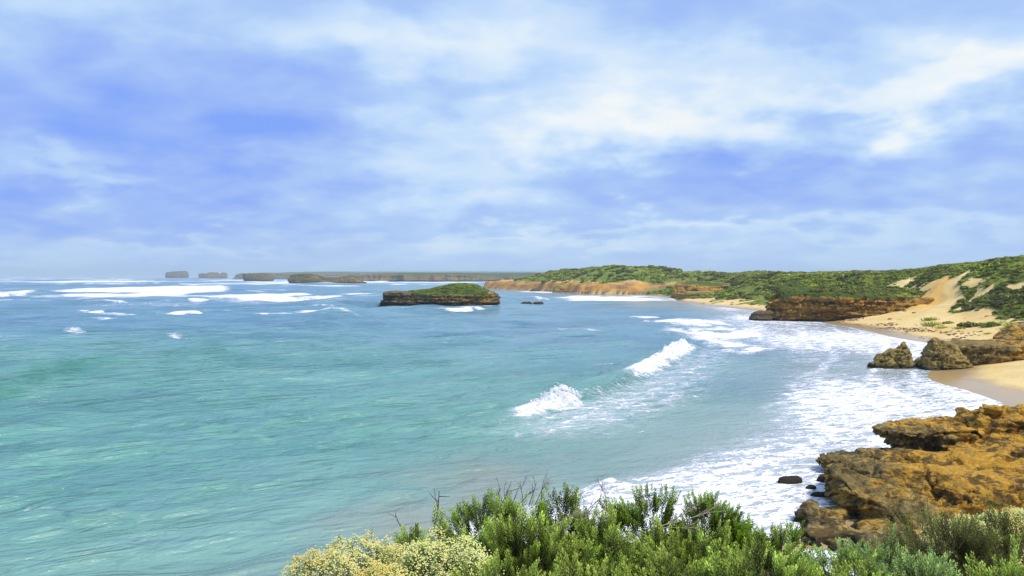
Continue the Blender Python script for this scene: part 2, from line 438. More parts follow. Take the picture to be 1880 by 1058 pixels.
def ridge_at(x, y, pts, wf, wb):
    """height of a long ridge along a polyline, steep on the shore side"""
    best = np.full(x.shape, 1e12); side = np.zeros(x.shape); tt = np.zeros(x.shape)
    n = len(pts) - 1
    for k in range(n):
        (ax, ay), (bx, by) = pts[k], pts[k + 1]
        ux, uy = bx - ax, by - ay; L2 = ux * ux + uy * uy
        t = np.clip(((x - ax) * ux + (y - ay) * uy) / L2, 0, 1)
        d2 = (x - ax - t * ux) ** 2 + (y - ay - t * uy) ** 2
        s = ((x - ax) * uy - (y - ay) * ux) / math.sqrt(L2)       # positive on the right
        m = d2 < best
        best = np.where(m, d2, best); side = np.where(m, s, side); tt = np.where(m, (k + t) / n, tt)
    d = np.sqrt(best)
    w = np.where(side > 0, wf, wb)
    return np.exp(-(d / w) ** 2), tt, side, d
BREAK = [at(*p) for p in [(780, 800), (880, 783), (945, 770), (1010, 752), (1065, 737), (1110, 720), (1150, 700), (1200, 672), (1250, 642), (1290, 628)]]
SWELL = [at(*p) for p in [(-120, 752), (30, 716), (180, 690), (300, 662), (400, 640), (470, 628), (600, 614)]]
SWELL2 = [at(*p) for p in [(420, 612), (520, 598), (610, 583), (680, 574)]]

th = np.concatenate([np.linspace(-1.9, -0.66, 40)[:-1], np.arange(-0.66, 0.66, 0.0025), np.linspace(0.66, 1.9, 40)])
rs = [14.0]
while rs[-1] < 9400:
    r = rs[-1]; rs.append(r + (max(0.30, r * 0.0084) if r < 1500 else r * 0.02))
rs = np.array(rs)
TH, R = np.meshgrid(th, rs)
sx0 = (np.sin(TH) * R).ravel(); sy0 = (np.cos(TH) * R).ravel(); sr = R.ravel()
sd_ = np.where(sr < 2500, inland(sx0, sy0), -2000.0)
hz = np.zeros(len(sx0)); ox = np.zeros(len(sx0)); oy = np.zeros(len(sx0))
depthf = sstep(0, 38, -sd_); depthl = sstep(8, 110, -sd_)
wrg = np.random.default_rng(5)
pw = P3(sx0, sy0)
gust = 0.75 + 0.5 * fbm(pw, 0.013, 3, 77)
for k in range(26):
    lam = 2.6 * 1.155 ** k * wrg.uniform(0.92, 1.08)
    ang = math.radians((-62 if lam < 14 else -38) + wrg.normal() * (26 if lam < 20 else 14))
    kx, ky = math.cos(ang) * 2 * PI / lam, math.sin(ang) * 2 * PI / lam
    amp = 0.0185 * lam ** 0.92 * (1.45 if lam < 9 else 1.0 if lam < 25 else 0.6)
    att = np.clip((lam / (0.0072 * sr * 3.2)) - 0.6, 0, 1) * (depthf if lam < 9 else depthl) * gust
    ph = kx * sx0 + ky * sy0 + wrg.uniform(0, 6.28)
    a = amp * att
    hz += a * np.cos(ph)
    ox -= 0.5 * a * math.cos(ang) * np.sin(ph); oy -= 0.5 * a * math.sin(ang) * np.sin(ph)
hz += 0.10 * fbm(pw, 0.35, 3, 15) * np.clip(130 / sr - 0.3, 0, 1) * depthf
foam = np.zeros(len(sx0))
g, tt, side, dd = ridge_at(sx0, sy0, BREAK, 1.5, 4.5)
bh = np.interp(tt, [0, 0.15, 0.35, 0.5, 0.75, 0.95, 1], [0, 0.45, 1.2, 1.6, 1.6, 0.8, 0]) * g
hz += bh
g2, tt2, side2, dd2 = ridge_at(sx0, sy0, SWELL, 3.0, 7.0)
hz += g2 * np.interp(tt2, [0, 0.2, 0.75, 1], [0.6, 1.3, 1.4, 0.2])
g3, tt3, _, _ = ridge_at(sx0, sy0, SWELL2, 6, 14)
hz += g3 * np.interp(tt3, [0, 0.4, 0.8, 1], [0, 1.3, 1.5, 0])
# foam left behind and in front of the breaker
bf = np.interp(tt, [0, 0.18, 0.24, 0.34, 0.40, 0.48, 0.64, 0.72, 0.90, 0.95], [0.0, 0.0, 0.7, 0.9, 0.30, 0.0, 0.1, 0.9, 0.8, 0.0])
foam = np.maximum(foam, bf * np.exp(-((side - 0.3) / np.where(side > 0, 2.0, 0.9)) ** 2) * (dd < 9))
foam = np.maximum(foam, 0.31 * np.exp(-((side - 6) / 7.0) ** 2) * np.interp(tt, [0, 0.15, 0.3, 1], [0, 0.6, 1, 0.7]) * (side > 0) * (dd < 25))
cg = np.random.default_rng(12)
for _ in range(110):                                  # small caps and streaks all over the open water
    rr_ = 507.5 + 95 * cg.beta(0.8, 2.6); cc = cg.uniform(-40, 980 if rr_ > 523 else 660)
    if 680 < cc < 930 and rr_ < 575: continue
    hl = cg.uniform(5, 34) * (0.6 + 0.012 * (rr_ - 506))
    WHITE.append(((cc - hl, rr_ + cg.uniform(-.6, .6)), (cc + hl, rr_), cg.uniform(0.3, 1.1) * (0.5 + 0.014 * (rr_ - 506)), cg.uniform(0.45, 1.1), cg.uniform(0, 0.5)))
for (p0, p1, tk, stg, ch) in WHITE:
    a = at(*p0); b_ = at(*p1)
    ym = 0.5 * (a[1] + b_[1])
    hw = max(0.5, tk * ym * ym / (EYE * FPX) * 0.62)
    L = math.hypot(b_[0] - a[0], b_[1] - a[1])
    near = (np.abs(sx0 - 0.5 * (a[0] + b_[0])) < L + 6 * hw) & (np.abs(sy0 - ym) < L + 6 * hw)
    idx = np.where(near)[0]
    if not len(idx): continue
    x, y = sx0[idx], sy0[idx]
    wob = fbm(P3(x, y), 1.2 / max(hw, 0.6) * 0.35, 3, 55)
    ux, uy = (b_[0] - a[0]) / L, (b_[1] - a[1]) / L
    s = (x - a[0]) * ux + (y - a[1]) * uy
    v = (x - a[0]) * -uy + (y - a[1]) * ux + wob * hw * 0.9
    end = sstep(-0.08 * L, 0.22 * L, s) * (1 - sstep(0.85 * L, 1.06 * L, s))
    rag = fbm(np.stack([s / max(L * 0.07, hw), v / (hw * 0.45), 0 * s], 1), 1.0, 4, 56)
    f = stg * end * np.exp(-(v / hw) ** 2) * np.clip(0.62 + 0.4 * wob + 1.0 * rag, 0.05, 1.0)
    foam[idx] = np.maximum(foam[idx], f)
    if ch: hz[idx] += ch * end * np.exp(-(v / (hw * 0.8)) ** 2) * (0.8 + 0.5 * wob)
# open-sea whitecaps, far out on the left
wc = fbm(np.stack([sx0 * 0.010, sy0 * 0.0045, 0 * sx0], 1), 1, 4, 91)
foam = np.maximum(foam, 0.75 * sstep(0.36, 0.55, wc) * sstep(330, 700, sr) * (1 - sstep(6000, 12000, sr)) * sstep(0.02, 0.12, -TH.ravel() - 0.02))
# lace in the surf zone
fd = seg_dist(sx0, sy0, FOAM_EDGE)
fin = inside(sx0, sy0, FOAMPOLY)
wedge = 0.10 * sr
zone = np.where(fin, sstep(-0.05, 1.0, fd / wedge), 0)
patch = fbm(np.stack([sx0 * 0.05, sy0 * 0.022, 0 * sx0], 1), 1, 4, 61)
lace = zone * np.clip(0.33 + 0.34 * patch - 0.03 * sstep(70, 150, sr), 0.08, 0.58)
edge_sh = sstep(-9, -0.5, sd_) * (sd_ < 4) * (sr < 2000) * 0.45 * (0.7 + patch)
run = np.zeros(len(sx0))
wr = fbm(np.stack([sx0 * 0.03, sy0 * 0.03, 0 * sx0], 1), 1, 3, 64)
for dk_, wk_ in ((-2.0, 1.0), (-8.0, 1.3), (-17.0, 1.8), (-29.0, 2.2)):
    run = np.maximum(run, 0.62 * np.exp(-((sd_ - dk_ + dk_ * 0.45 * wr) / wk_) ** 2) * (0.7 + 0.5 * patch))
run = run * (sr < 700) * sstep(20, 45, sy0)
foam = np.maximum(foam, np.maximum(np.maximum(lace, edge_sh * zone), run * zone))
face = np.exp(-((side - 1.2) / 1.3) ** 2) * (dd < 6) * np.interp(tt, [0, 0.15, 0.4, 0.9, 1], [0, 0.5, 1, 0.8, 0])
face = np.maximum(face, 0.7 * np.exp(-((side2 - 2.0) / 2.4) ** 2) * (dd2 < 10) * np.interp(tt2, [0, 0.1, 0.9, 1], [0.5, 1, 0.8, 0]))
shal = sstep(-48, -1, sd_) * (sr < 1500) * (0.45 + 0.55 * sstep(-12, 22, sx0))
shal = np.maximum(shal, zone * 0.8)
turq = 1 - sstep(75, 235, sr - 30 + 0.8 * np.clip(sx0 + 40, 0, 70) + 30 * fbm(pw, 0.02, 3, 33))
reef = np.exp(-(((sx0 + 5) * 0.8 + (sy0 - 46) * -0.5) / 7.0) ** 2 - (((sx0 + 5) * 0.5 + (sy0 - 46) * 0.8) / 16.0) ** 2)
reef = np.maximum(reef, 0.8 * np.exp(-((sx0 + 3) / 9) ** 2 - ((sy0 - 60) / 7) ** 2))
reef = np.clip(reef * (0.75 + 0.9 * fbm(pw, 0.16, 4, 12)), 0, 1)
SV = np.stack([sx0 + ox, sy0 + oy, hz], 1)
SF = grid_faces(len(rs), len(th))
SF = SF[(sd_[SF] < 12).any(1)]

def sea_mat():
    m, T, b, out = new_mat('sea_water')
    pos = T.n('ShaderNodeNewGeometry').outputs['Position']
    foam_a, shal_a, turq_a, reef_a = T.attr('foam'), T.attr('shallow'), T.attr('turquoise'), T.attr('reef')
    rot = T.n('ShaderNodeMapping'); T.put(rot.inputs[0], pos); rot.inputs[2].default_value = (0, 0, math.radians(64))
    wpos = rot.outputs[0]
    big = T.noise(T.scalev(wpos, (0.05, 0.02, 0)), 1.0, 5, 0.65)
    deep = T.mix(T.rng(big, 0.35, 0.65), (0.070, 0.175, 0.260), (0.115, 0.25, 0.325))
    tq = T.mix(T.rng(big, 0.35, 0.65), (0.072, 0.215, 0.205), (0.125, 0.295, 0.27))
    c = T.mix(turq_a, deep, tq)
    c = T.mix(T.m('MULTIPLY', shal_a, 0.8), c, (0.255, 0.275, 0.25))
    c = T.mix(T.m('MULTIPLY', T.rng(reef_a, 0.2, 0.9), 0.62), c, (0.235, 0.225, 0.19))
    c = T.mix(T.m('MULTIPLY', T.attr('face'), 0.75), c, (0.045, 0.20, 0.17))  # light coming through the wave fronts, painted as a green tint
    # foam: torn lace
    wv = T.vm('SCALE', T.vm('SUBTRACT', T.noise(pos, 0.9, 4, 0.6, col=True), (0.5, 0.5, 0.5)), 1.3)
    fp = T.vm('ADD', T.scalev(wpos, (1.35, 0.55, 1.0)), wv)
    def lacev(scale):
        v = T.n('ShaderNodeTexVoronoi', feature='DISTANCE_TO_EDGE'); T.put(v.inputs['Vector'], fp)
        v.inputs['Scale'].default_value = scale
        return v.outputs['Distance']
    l1 = T.rng(lacev(0.62), 0.0, 0.42, 1.0, 0.0, False)
    l2 = T.rng(lacev(1.9), 0.0, 0.40, 1.0, 0.0, False)
    fn = T.noise(T.scalev(wpos, (0.8, 0.22, 1)), 1.0, 6, 0.76, 0.5)
    pat = T.m('ADD', T.m('ADD', T.m('MULTIPLY', l1, 0.30), T.m('MULTIPLY', l2, 0.34)), T.m('MULTIPLY', T.rng(fn, 0.25, 0.75), 0.44))
    lvl = T.m('SUBTRACT', T.m('ADD', pat, T.m('MULTIPLY', foam_a, 1.0)), 1.0)
    ff = T.rng(lvl, -0.06, 0.16)
    thin = T.m('MULTIPLY', T.rng(lvl, -0.42, 0.05), 0.30)
    film = T.m('MULTIPLY', T.m('MULTIPLY', thin, 2.1), T.rng(foam_a, 0.02, 0.33))
    c = T.mix(film, c, (0.50, 0.54, 0.64))
    c = T.mix(ff, c, (0.75, 0.75, 0.80))
    T.put(b.inputs['Base Color'], c)
    b.inputs['IOR'].default_value = 1.333
    b.inputs['Specular IOR Level'].default_value = 0.5
    T.put(b.inputs['Roughness'], T.m('ADD', 0.14, T.m('MULTIPLY', ff, 0.75)))
    # ripples
    r1 = T.noise(T.scalev(wpos, (1.0, 0.45, 1)), 1.3, 5, 0.62, 0.4)
    r2 = T.noise(T.scalev(wpos, (0.22, 0.08, 1)), 1.0, 4, 0.6, 0.5)
    r3 = T.noise(T.scalev(wpos, (0.05, 0.016, 1)), 1.0, 4, 0.6)
    h = T.m('ADD', T.m('ADD', T.m('MULTIPLY', r1, 0.55), T.m('MULTIPLY', r2, 2.0)), T.m('MULTIPLY', r3, 4.0))
    calm = T.m('SUBTRACT', 1.0, T.m('MULTIPLY', shal_a, 0.72))
    h = T.m('ADD', T.m('MULTIPLY', h, calm), T.m('MULTIPLY', ff, 0.12))
    bump(T, b, h, 1.0, 0.85)
    return m
M_sea = sea_mat()
put('sea', mesh_np('sea', SV, SF, {'foam': np.clip(foam, 0, 1.3), 'shallow': shal, 'turquoise': turq, 'reef': reef, 'face': face}, mats=[M_sea]), kind='structure')

# ------------------------------------------------------------------ rock bodies
def body(outline, top, zb, prof, N=220, M=36, C=14, amp=0.6, sz=(0.25, 0.25, 1.0), strata=0.06, sfreq=1.2, seed=1, smooth_n=8, veg=None, octs=5, ridged=False):
    """closed rock loft: outline in plan, prof = [(height fraction, outline scale)], top(x, y) = height of its top"""
    o = np.array(catmull(list(outline) + [outline[0]], smooth_n)[:-1])
    seg = np.hypot(*(np.roll(o, -1, 0) - o).T); cum = np.concatenate([[0], np.cumsum(seg)])
    s = np.linspace(0, cum[-1], N, endpoint=False)
    oc = np.vstack([o, o[:1]])
    ring = np.stack([np.interp(s, cum, oc[:, 0]), np.interp(s, cum, oc[:, 1])], 1)
    cen = ring.mean(0)
    fr = np.linspace(0, 1, M)
    pf, pk = zip(*prof)
    rows = []; wall = []
    rad = np.hypot(*(ring - cen).T)[:, None].mean()
    for f in fr:
        k = np.interp(f, pf, pk)
        xy = cen + (ring - cen) * k
        zt = top(xy[:, 0], xy[:, 1])
        z = zb + f * (zt - zb)
        # beds: the same layer stands proud or recessed all the way round, with breaks
        lowf = vnoise(np.stack([xy[:, 0] * 0.05, xy[:, 1] * 0.05, 0 * z], 1), seed + 42)
        bz = z * sfreq * (1 + 0.25 * np.sin(z * sfreq * 0.9 + seed)) + 0.45 * lowf
        cell = np.floor(bz); frc = bz - cell
        bed = vnoise(np.stack([xy[:, 0] * 0.07 * sfreq, xy[:, 1] * 0.07 * sfreq, cell * 7.31], 1), seed + 40) * 1.1 + 0.55 * (frc ** 1.6 - 0.5)
        jt = np.abs(vnoise(np.stack([xy[:, 0] * 0.22 * sfreq, xy[:, 1] * 0.22 * sfreq, cell * 0.37], 1), seed + 44))
        bed = bed - 1.3 * np.clip(1 - jt / 0.16, 0, 1)
        dirn = (ring - cen) / np.hypot(*(ring - cen).T)[:, None]
        xy = xy + dirn * (bed * strata * rad)[:, None] * min(1, f * 8 + 0.3)
        rows.append(np.column_stack([xy, z])); wall.append(np.zeros(N))
    k1 = pk[-1]; last = rows[-1]
    for c in range(1, C + 1):
        t = c / C
        xy = last[:, :2] * (1 - t) + cen * t
        rows.append(np.column_stack([xy, top(xy[:, 0], xy[:, 1])])); wall.append(np.full(N, min(1, t * 4)))
    V = np.vstack(rows); wl = np.concatenate(wall)
    n = fbm(V, sz, octs, seed, 0.55, ridged); n2 = fbm(V + 31, sz, octs, seed + 7, 0.55)
    dirn = np.tile((ring - cen) / np.hypot(*(ring - cen).T)[:, None], (M + C, 1))
    side = (1 - 0.8 * wl)
    V[:, 0] += dirn[:, 0] * n * amp * side; V[:, 1] += dirn[:, 1] * n * amp * side
    V[:, 2] += n2 * amp * 0.45 * np.clip((V[:, 2] - zb) / 1.0, 0, 1)
    F = grid_faces(M + C, N, True)
    vg = np.zeros(len(V)) if veg is None else veg(V[:, 0], V[:, 1], V[:, 2], wl)
    return V, F, vg

def rock(name, mat, args, origin=None, parent=None, **props):
    V, F, vg = args
    org = origin or (float(V[:, 0].mean()), float(V[:, 1].mean()), float(max(V[:, 2].min(), 0)))
    return put(name, mesh_np(name, rebase(V, org), F, {'veg': vg}, mats=[mat]), org if parent is None else tuple(np.array(org) - np.array(parent.location)), parent, **props)

def flat_top(h, tx=0.0, ty=0.0, cx=0.0, cy=0.0, rough=0.0, fs=0.3, seed=3):
    def f(x, y):
        r = h + tx * (x - cx) + ty * (y - cy)
        if rough: r = r + rough * fbm(P3(x, y), fs, 4, seed)
        return r
    return f

# --- far islands
def far_island(name, label, px0, px1, Y, prof, wall, seed, depth=0.6):
    x0, x1 = (px0 - 940) / FPX * Y, (px1 - 940) / FPX * Y
    xc, rx = 0.5 * (x0 + x1), 0.5 * (x1 - x0); ry = rx * depth
    out = [(xc + rx * math.cos(a) * (1 - 0.08 * math.sin(3 * a + seed)), Y + ry * (1 + math.sin(a))) for a in np.linspace(0, 2 * PI, 14, endpoint=False)]
    pp, rr = zip(*prof)
    def top(x, y): return EYE - (np.interp(940 + x / Y * FPX, pp, rr) - HOR) / FPX * Y + 0.02 * rx * fbm(P3(x, y), 4.0 / rx, 3, seed)
    return rock(name, M_far, body(out, top, -3, [(0, 0.99), (0.2, 0.95), (0.45, 1.0), (0.8, 0.97), (1, wall)], N=180, M=22, C=8, amp=0.05 * rx, sz=(3.0 / rx, 3.0 / rx, 6.0 / rx), strata=0.03, sfreq=6 / rx, seed=seed, smooth_n=5,
        veg=lambda x, y, z, w: w * 0.8 + 0.22 + 0.1 * (z > 12)), label=label, category='island', group='islands off the far coast')
far_island('sea_stack', 'flat-topped grey sea stack farthest left on the horizon', 297, 340, 5000, [(297, 503), (302, 500), (318, 498.5), (335, 497.5), (340, 503)], 0.95, 3)
far_island('sea_stack', 'low grey islet with two knobs, second from the left on the horizon', 358, 408, 4300, [(358, 503.5), (365, 502), (380, 503), (382, 500.5), (390, 500.5), (392, 503), (408, 504)], 0.95, 5)
far_island('sea_stack', 'tiny stack at the right end of the low knobbed islet', 404, 417, 4400, [(404, 502), (409, 500.6), (413, 501.5), (417, 505)], 0.95, 8)
far_island('rock_island', 'blocky brown islet, third from the left on the horizon', 440, 499, 2100, [(440, 503.5), (455, 502), (465, 501.8), (478, 503), (490, 503.6), (499, 506)], 0.95, 9)
far_island('rock_island', 'long dark islet with saddle, between blocky islet and orange far cliffs', 516, 664, 1480, [(516, 508), (522, 505.5), (540, 504), (566, 503), (575, 506), (600, 510), (620, 509), (634, 506.5), (645, 506.5), (655, 515), (664, 519)], 0.95, 11, 0.3)

# --- far coasts, each a strip of cliff with land behind it
def coast(name, px0, px1, Y, rim, crest, back, seed, mat=M_far, label=None):
    n = 260
    px = np.linspace(px0, px1, n)
    x = (px - 940) / FPX * Y
    zr = EYE - (np.interp(px, *zip(*rim)) - HOR) / FPX * Y
    zc = EYE - (np.interp(px, *zip(*crest)) - HOR) / FPX * Y
    jut = 0.02 * Y * fbm(P3(x, 0 * x), 6.0 / (0.1 * Y), 4, seed)
    rows = []; vg = []
    for f in np.linspace(-0.15, 1, 16):
        yy = Y + jut + f * 0.006 * Y + 0.002 * Y * fbm(np.stack([x, 0 * x, 0 * x + f * zr], 1), (0.02, 1, 0.2), 3, seed + 2)
        rows.append(np.stack([x, yy, f * zr], 1)); vg.append(np.full(n, 0.12 + 0.33 * f))
    for f in np.linspace(0.1, 1, 12):
        yy = Y + jut * (1 - f) + 0.006 * Y + f * back
        z = zr + (zc - zr) * f ** 0.6 + 0.0012 * Y * fbm(np.stack([x, yy, 0 * x], 1), 0.02, 4, seed + 3)
        rows.append(np.stack([x, yy, z], 1)); vg.append(np.full(n, 0.5 + 0.5 * f))
    V = np.vstack(rows)
    return put(name, mesh_np(name, V, grid_faces(len(rows), n), {'veg': np.concatenate(vg)}, mats=[mat]), kind='structure')
coast('far_headland', 622, 1010, 2000, [(622, 517), (640, 509), (662, 505), (690, 503), (720, 503), (745, 505), (760, 510), (775, 506), (820, 504), (860, 507), (900, 509), (1010, 509)],
      [(622, 510), (640, 503), (680, 501.5), (730, 500), (800, 500), (900, 500.5), (1010, 500.5)], 500, 31)
coast('far_coast', 424, 1010, 3800, [(424, 511), (428, 504), (440, 502), (520, 503), (700, 503), (1010, 503)], [(424, 509), (432, 502), (446, 498.6), (500, 497.5), (560, 499), (700, 499.5), (1010, 499.5)], 1500, 37)
coast('far_hills', 470, 1010, 6500, [(470, 504), (520, 501), (1010, 501)], [(470, 502), (520, 496.8), (640, 497.2), (760, 497.2), (860, 496.6), (1010, 497.4)], 2000, 43)

M_foot = M_dark
rock('boulder', M_foot, body([(79.5, 265), (81, 262.5), (85, 261.5), (88, 263), (86.5, 266.5), (82, 267.5)], flat_top(3.0, 0.05, 0, 83, 264, 0.5), -0.8, [(0, 1), (0.4, 1.02), (0.8, 0.85), (1, 0.6)], N=90, M=20, C=8, amp=0.5, sz=(0.4, 0.4, 0.6), seed=12),
     label='dark boulder at the tip of the banded cliff point', category='boulder')
# --- farther cliff and slab across the second beach
rock('cliff_block', M_cliff, body([(104, 520), (112, 511), (130, 505), (146, 506), (152, 520), (140, 540), (116, 545)], flat_top(9.2, 0.0, 0.08, 125, 520, 1.2, 0.1), -0.5, [(0, 1), (0.3, 0.97), (0.6, 0.95), (1, 0.82)], N=220, M=36, C=12, amp=1.4, sz=(0.1, 0.1, 0.3), strata=0.05, sfreq=0.7, seed=19,
    veg=lambda x, y, z, w: w * 0.95), label='orange and olive cliff block rising behind the long slab on the far beach', category='cliff')
rock('rock_slab', M_pin, body([(100.5, 487), (105, 481.5), (118, 480), (128, 481), (130.5, 486), (128, 491), (112, 493)], flat_top(5.0, 0.02, 0, 115, 486, 0.5, 0.2), -0.3, [(0, 0.96), (0.35, 0.93), (0.75, 1.0), (1, 0.9)], N=200, M=30, C=8, amp=0.6, sz=(0.25, 0.25, 0.7), strata=0.05, sfreq=0.9, seed=23),
     label='long flat grey slab lying on the far beach', category='rock')
rock('boulder', M_pin, body([(35, 690), (38, 683), (48, 680), (56, 682), (58, 690), (50, 697), (40, 697)], flat_top(6.2, -0.12, 0, 46, 690, 0.8, 0.15), -0.5, [(0, 1), (0.4, 0.95), (0.8, 0.8), (1, 0.5)], N=110, M=24, C=8, amp=1.0, sz=(0.15, 0.15, 0.3), seed=27),
     label='grey boulder at the foot of the orange headland', category='boulder')
rock('boulder', M_dark, body([(16, 742), (20, 736), (30, 735), (36, 740), (32, 748), (20, 749)], flat_top(3.2, 0, 0, 26, 742, 0.8, 0.15), -0.5, [(0, 1), (0.5, 0.9), (1, 0.5)], N=80, M=16, C=6, amp=0.9, sz=(0.15, 0.15, 0.3), seed=28),
     label='low dark boulder left of the grey one below the headland', category='boulder')
for i, (a, b_, lab) in enumerate([(956, 977, 'left half of the low black reef off the bay island'), (979, 998, 'right half of the low black reef off the bay island')]):
    Yr = 432.0; x0, x1 = (a - 940) / FPX * Yr, (b_ - 940) / FPX * Yr; xm = (x0 + x1) / 2; rx = (x1 - x0) / 2
    rock('reef_rock', M_dark, body([(xm + rx * math.cos(t), Yr + 3 * math.sin(t)) for t in np.linspace(0, 2 * PI, 9, endpoint=False)], flat_top(0.75, 0.02, 0, xm, Yr, 0.5, 0.5), -0.6, [(0, 1.05), (0.6, 0.95), (1, 0.6)], N=80, M=12, C=6, amp=0.4, sz=(0.4, 0.4, 0.8), seed=60 + i),
         label=lab, category='rock', group='reef rocks off the island')

# --- the big ochre outcrop on the right, carved out of joined bodies
parts = []
def add(outl, top, zb, prof, **k):
    k = dict(dict(N=120, M=20, C=8, amp=0.25, sz=(0.4, 0.4, 0.7), strata=0.012, sfreq=1.0), **k)
    V, F, _ = body(outl, top, zb, prof, **k)
    n = k['N']; low_ = np.repeat(V[:n].mean(0)[None], n, 0)           # close the underside
    parts.append((np.vstack([low_, V]), np.vstack([grid_faces(2, n, True), F + n])))
# upper overhanging ledge
add([(29.2, 63.2), (30.6, 62.2), (33.5, 61.6), (38, 61.6), (42, 62), (44, 65), (40, 67.5), (34, 67), (30.4, 65.2)], flat_top(2.75, 0.03, 0.0, 31, 64, 0.12, 0.6, 2), -0.8,
    [(0, 0.86), (0.3, 0.80), (0.55, 0.81), (0.72, 0.86), (0.84, 1.0), (1, 1.0)], seed=51, amp=0.15)
# high block at the back
add([(36.4, 63.2), (38, 61.6), (43, 61.0), (48, 61), (51, 62), (51, 70), (46, 70), (40, 69), (36.8, 66.5)], lambda x, y: np.interp(x, [36, 37.5, 38.6, 39.6, 43, 60], [2.7, 3.2, 3.7, 3.75, 3.9, 5.0]) - 0.12 * np.clip(y - 65, 0, 9) + 0.3 * fbm(P3(x, y), 0.6, 4, 8), -0.8,
    [(0, 0.97), (0.35, 0.91), (0.55, 0.95), (0.75, 0.97), (1, 0.93)], seed=52, amp=0.4)
add([(38.2, 64.0), (38.8, 63.4), (39.8, 63.4), (40.2, 64.2), (39.6, 65.0), (38.5, 64.8)], flat_top(4.35), 3.0, [(0, 0.85), (0.5, 1), (1, 0.7)], seed=53, amp=0.12, N=50)
# low dark tongue on the left
add([(22.9, 60.3), (23.7, 59.2), (26.5, 58.6), (30, 58.5), (33, 60), (32, 63.5), (27, 62.6), (24, 61.6)], flat_top(1.15, 0.02, 0.0, 25, 60, 0.12, 0.6, 4), -0.8, [(0, 0.8), (0.45, 0.82), (0.68, 0.97), (1, 0.96)], seed=54, amp=0.15)
# main front mass: a slab that falls towards the viewer on the right
def main_top(x, y):
    h = np.interp(y, [34, 43, 45.5, 48, 51.5, 54, 57, 61], [0.2, 0.3, 0.7, 1.7, 2.55, 2.45, 1.7, 0.9])
    h = h + 0.05 * (x - 24) + 0.55 * np.exp(-((x - 27.5) / 2.6) ** 2 - ((y - 56.3) / 1.6) ** 2) - 0.95 * np.exp(-(((x - 24.8) * 0.8 + (y - 50) * 0.75) / 1.1) ** 2) * sstep(21, 24, x) - 0.6 * np.exp(-(((x - 33) * 0.5 + (y - 51) * 0.9) / 1.6) ** 2)
    return h + 0.3 * fbm(P3(x, y), 0.45, 5, 14)
add([(20.4, 49.6), (21.0, 47.8), (22.6, 46.2), (25, 42.5), (28, 38), (34, 35), (42, 35), (46, 54), (44, 62), (36, 61.2), (28, 59.4), (23.4, 57.2), (21.3, 53.4)], main_top, -0.8,
    [(0, 0.965), (0.2, 0.945), (0.45, 0.955), (0.75, 0.985), (0.9, 0.985), (1, 0.955)], seed=55, N=260, M=30, C=30, amp=0.35)
add([(31, 56), (33.5, 53.8), (38, 52.8), (46, 53), (50, 58), (46, 64), (38, 64), (32.4, 61)], lambda x, y: 1.1 + 0.12 * (x - 30) + 0.05 * (y - 54) + 0.3 * fbm(P3(x, y), 0.5, 4, 44), -0.5, [(0, 1), (0.5, 0.95), (0.8, 0.93), (1, 0.85)], seed=56, amp=0.5)
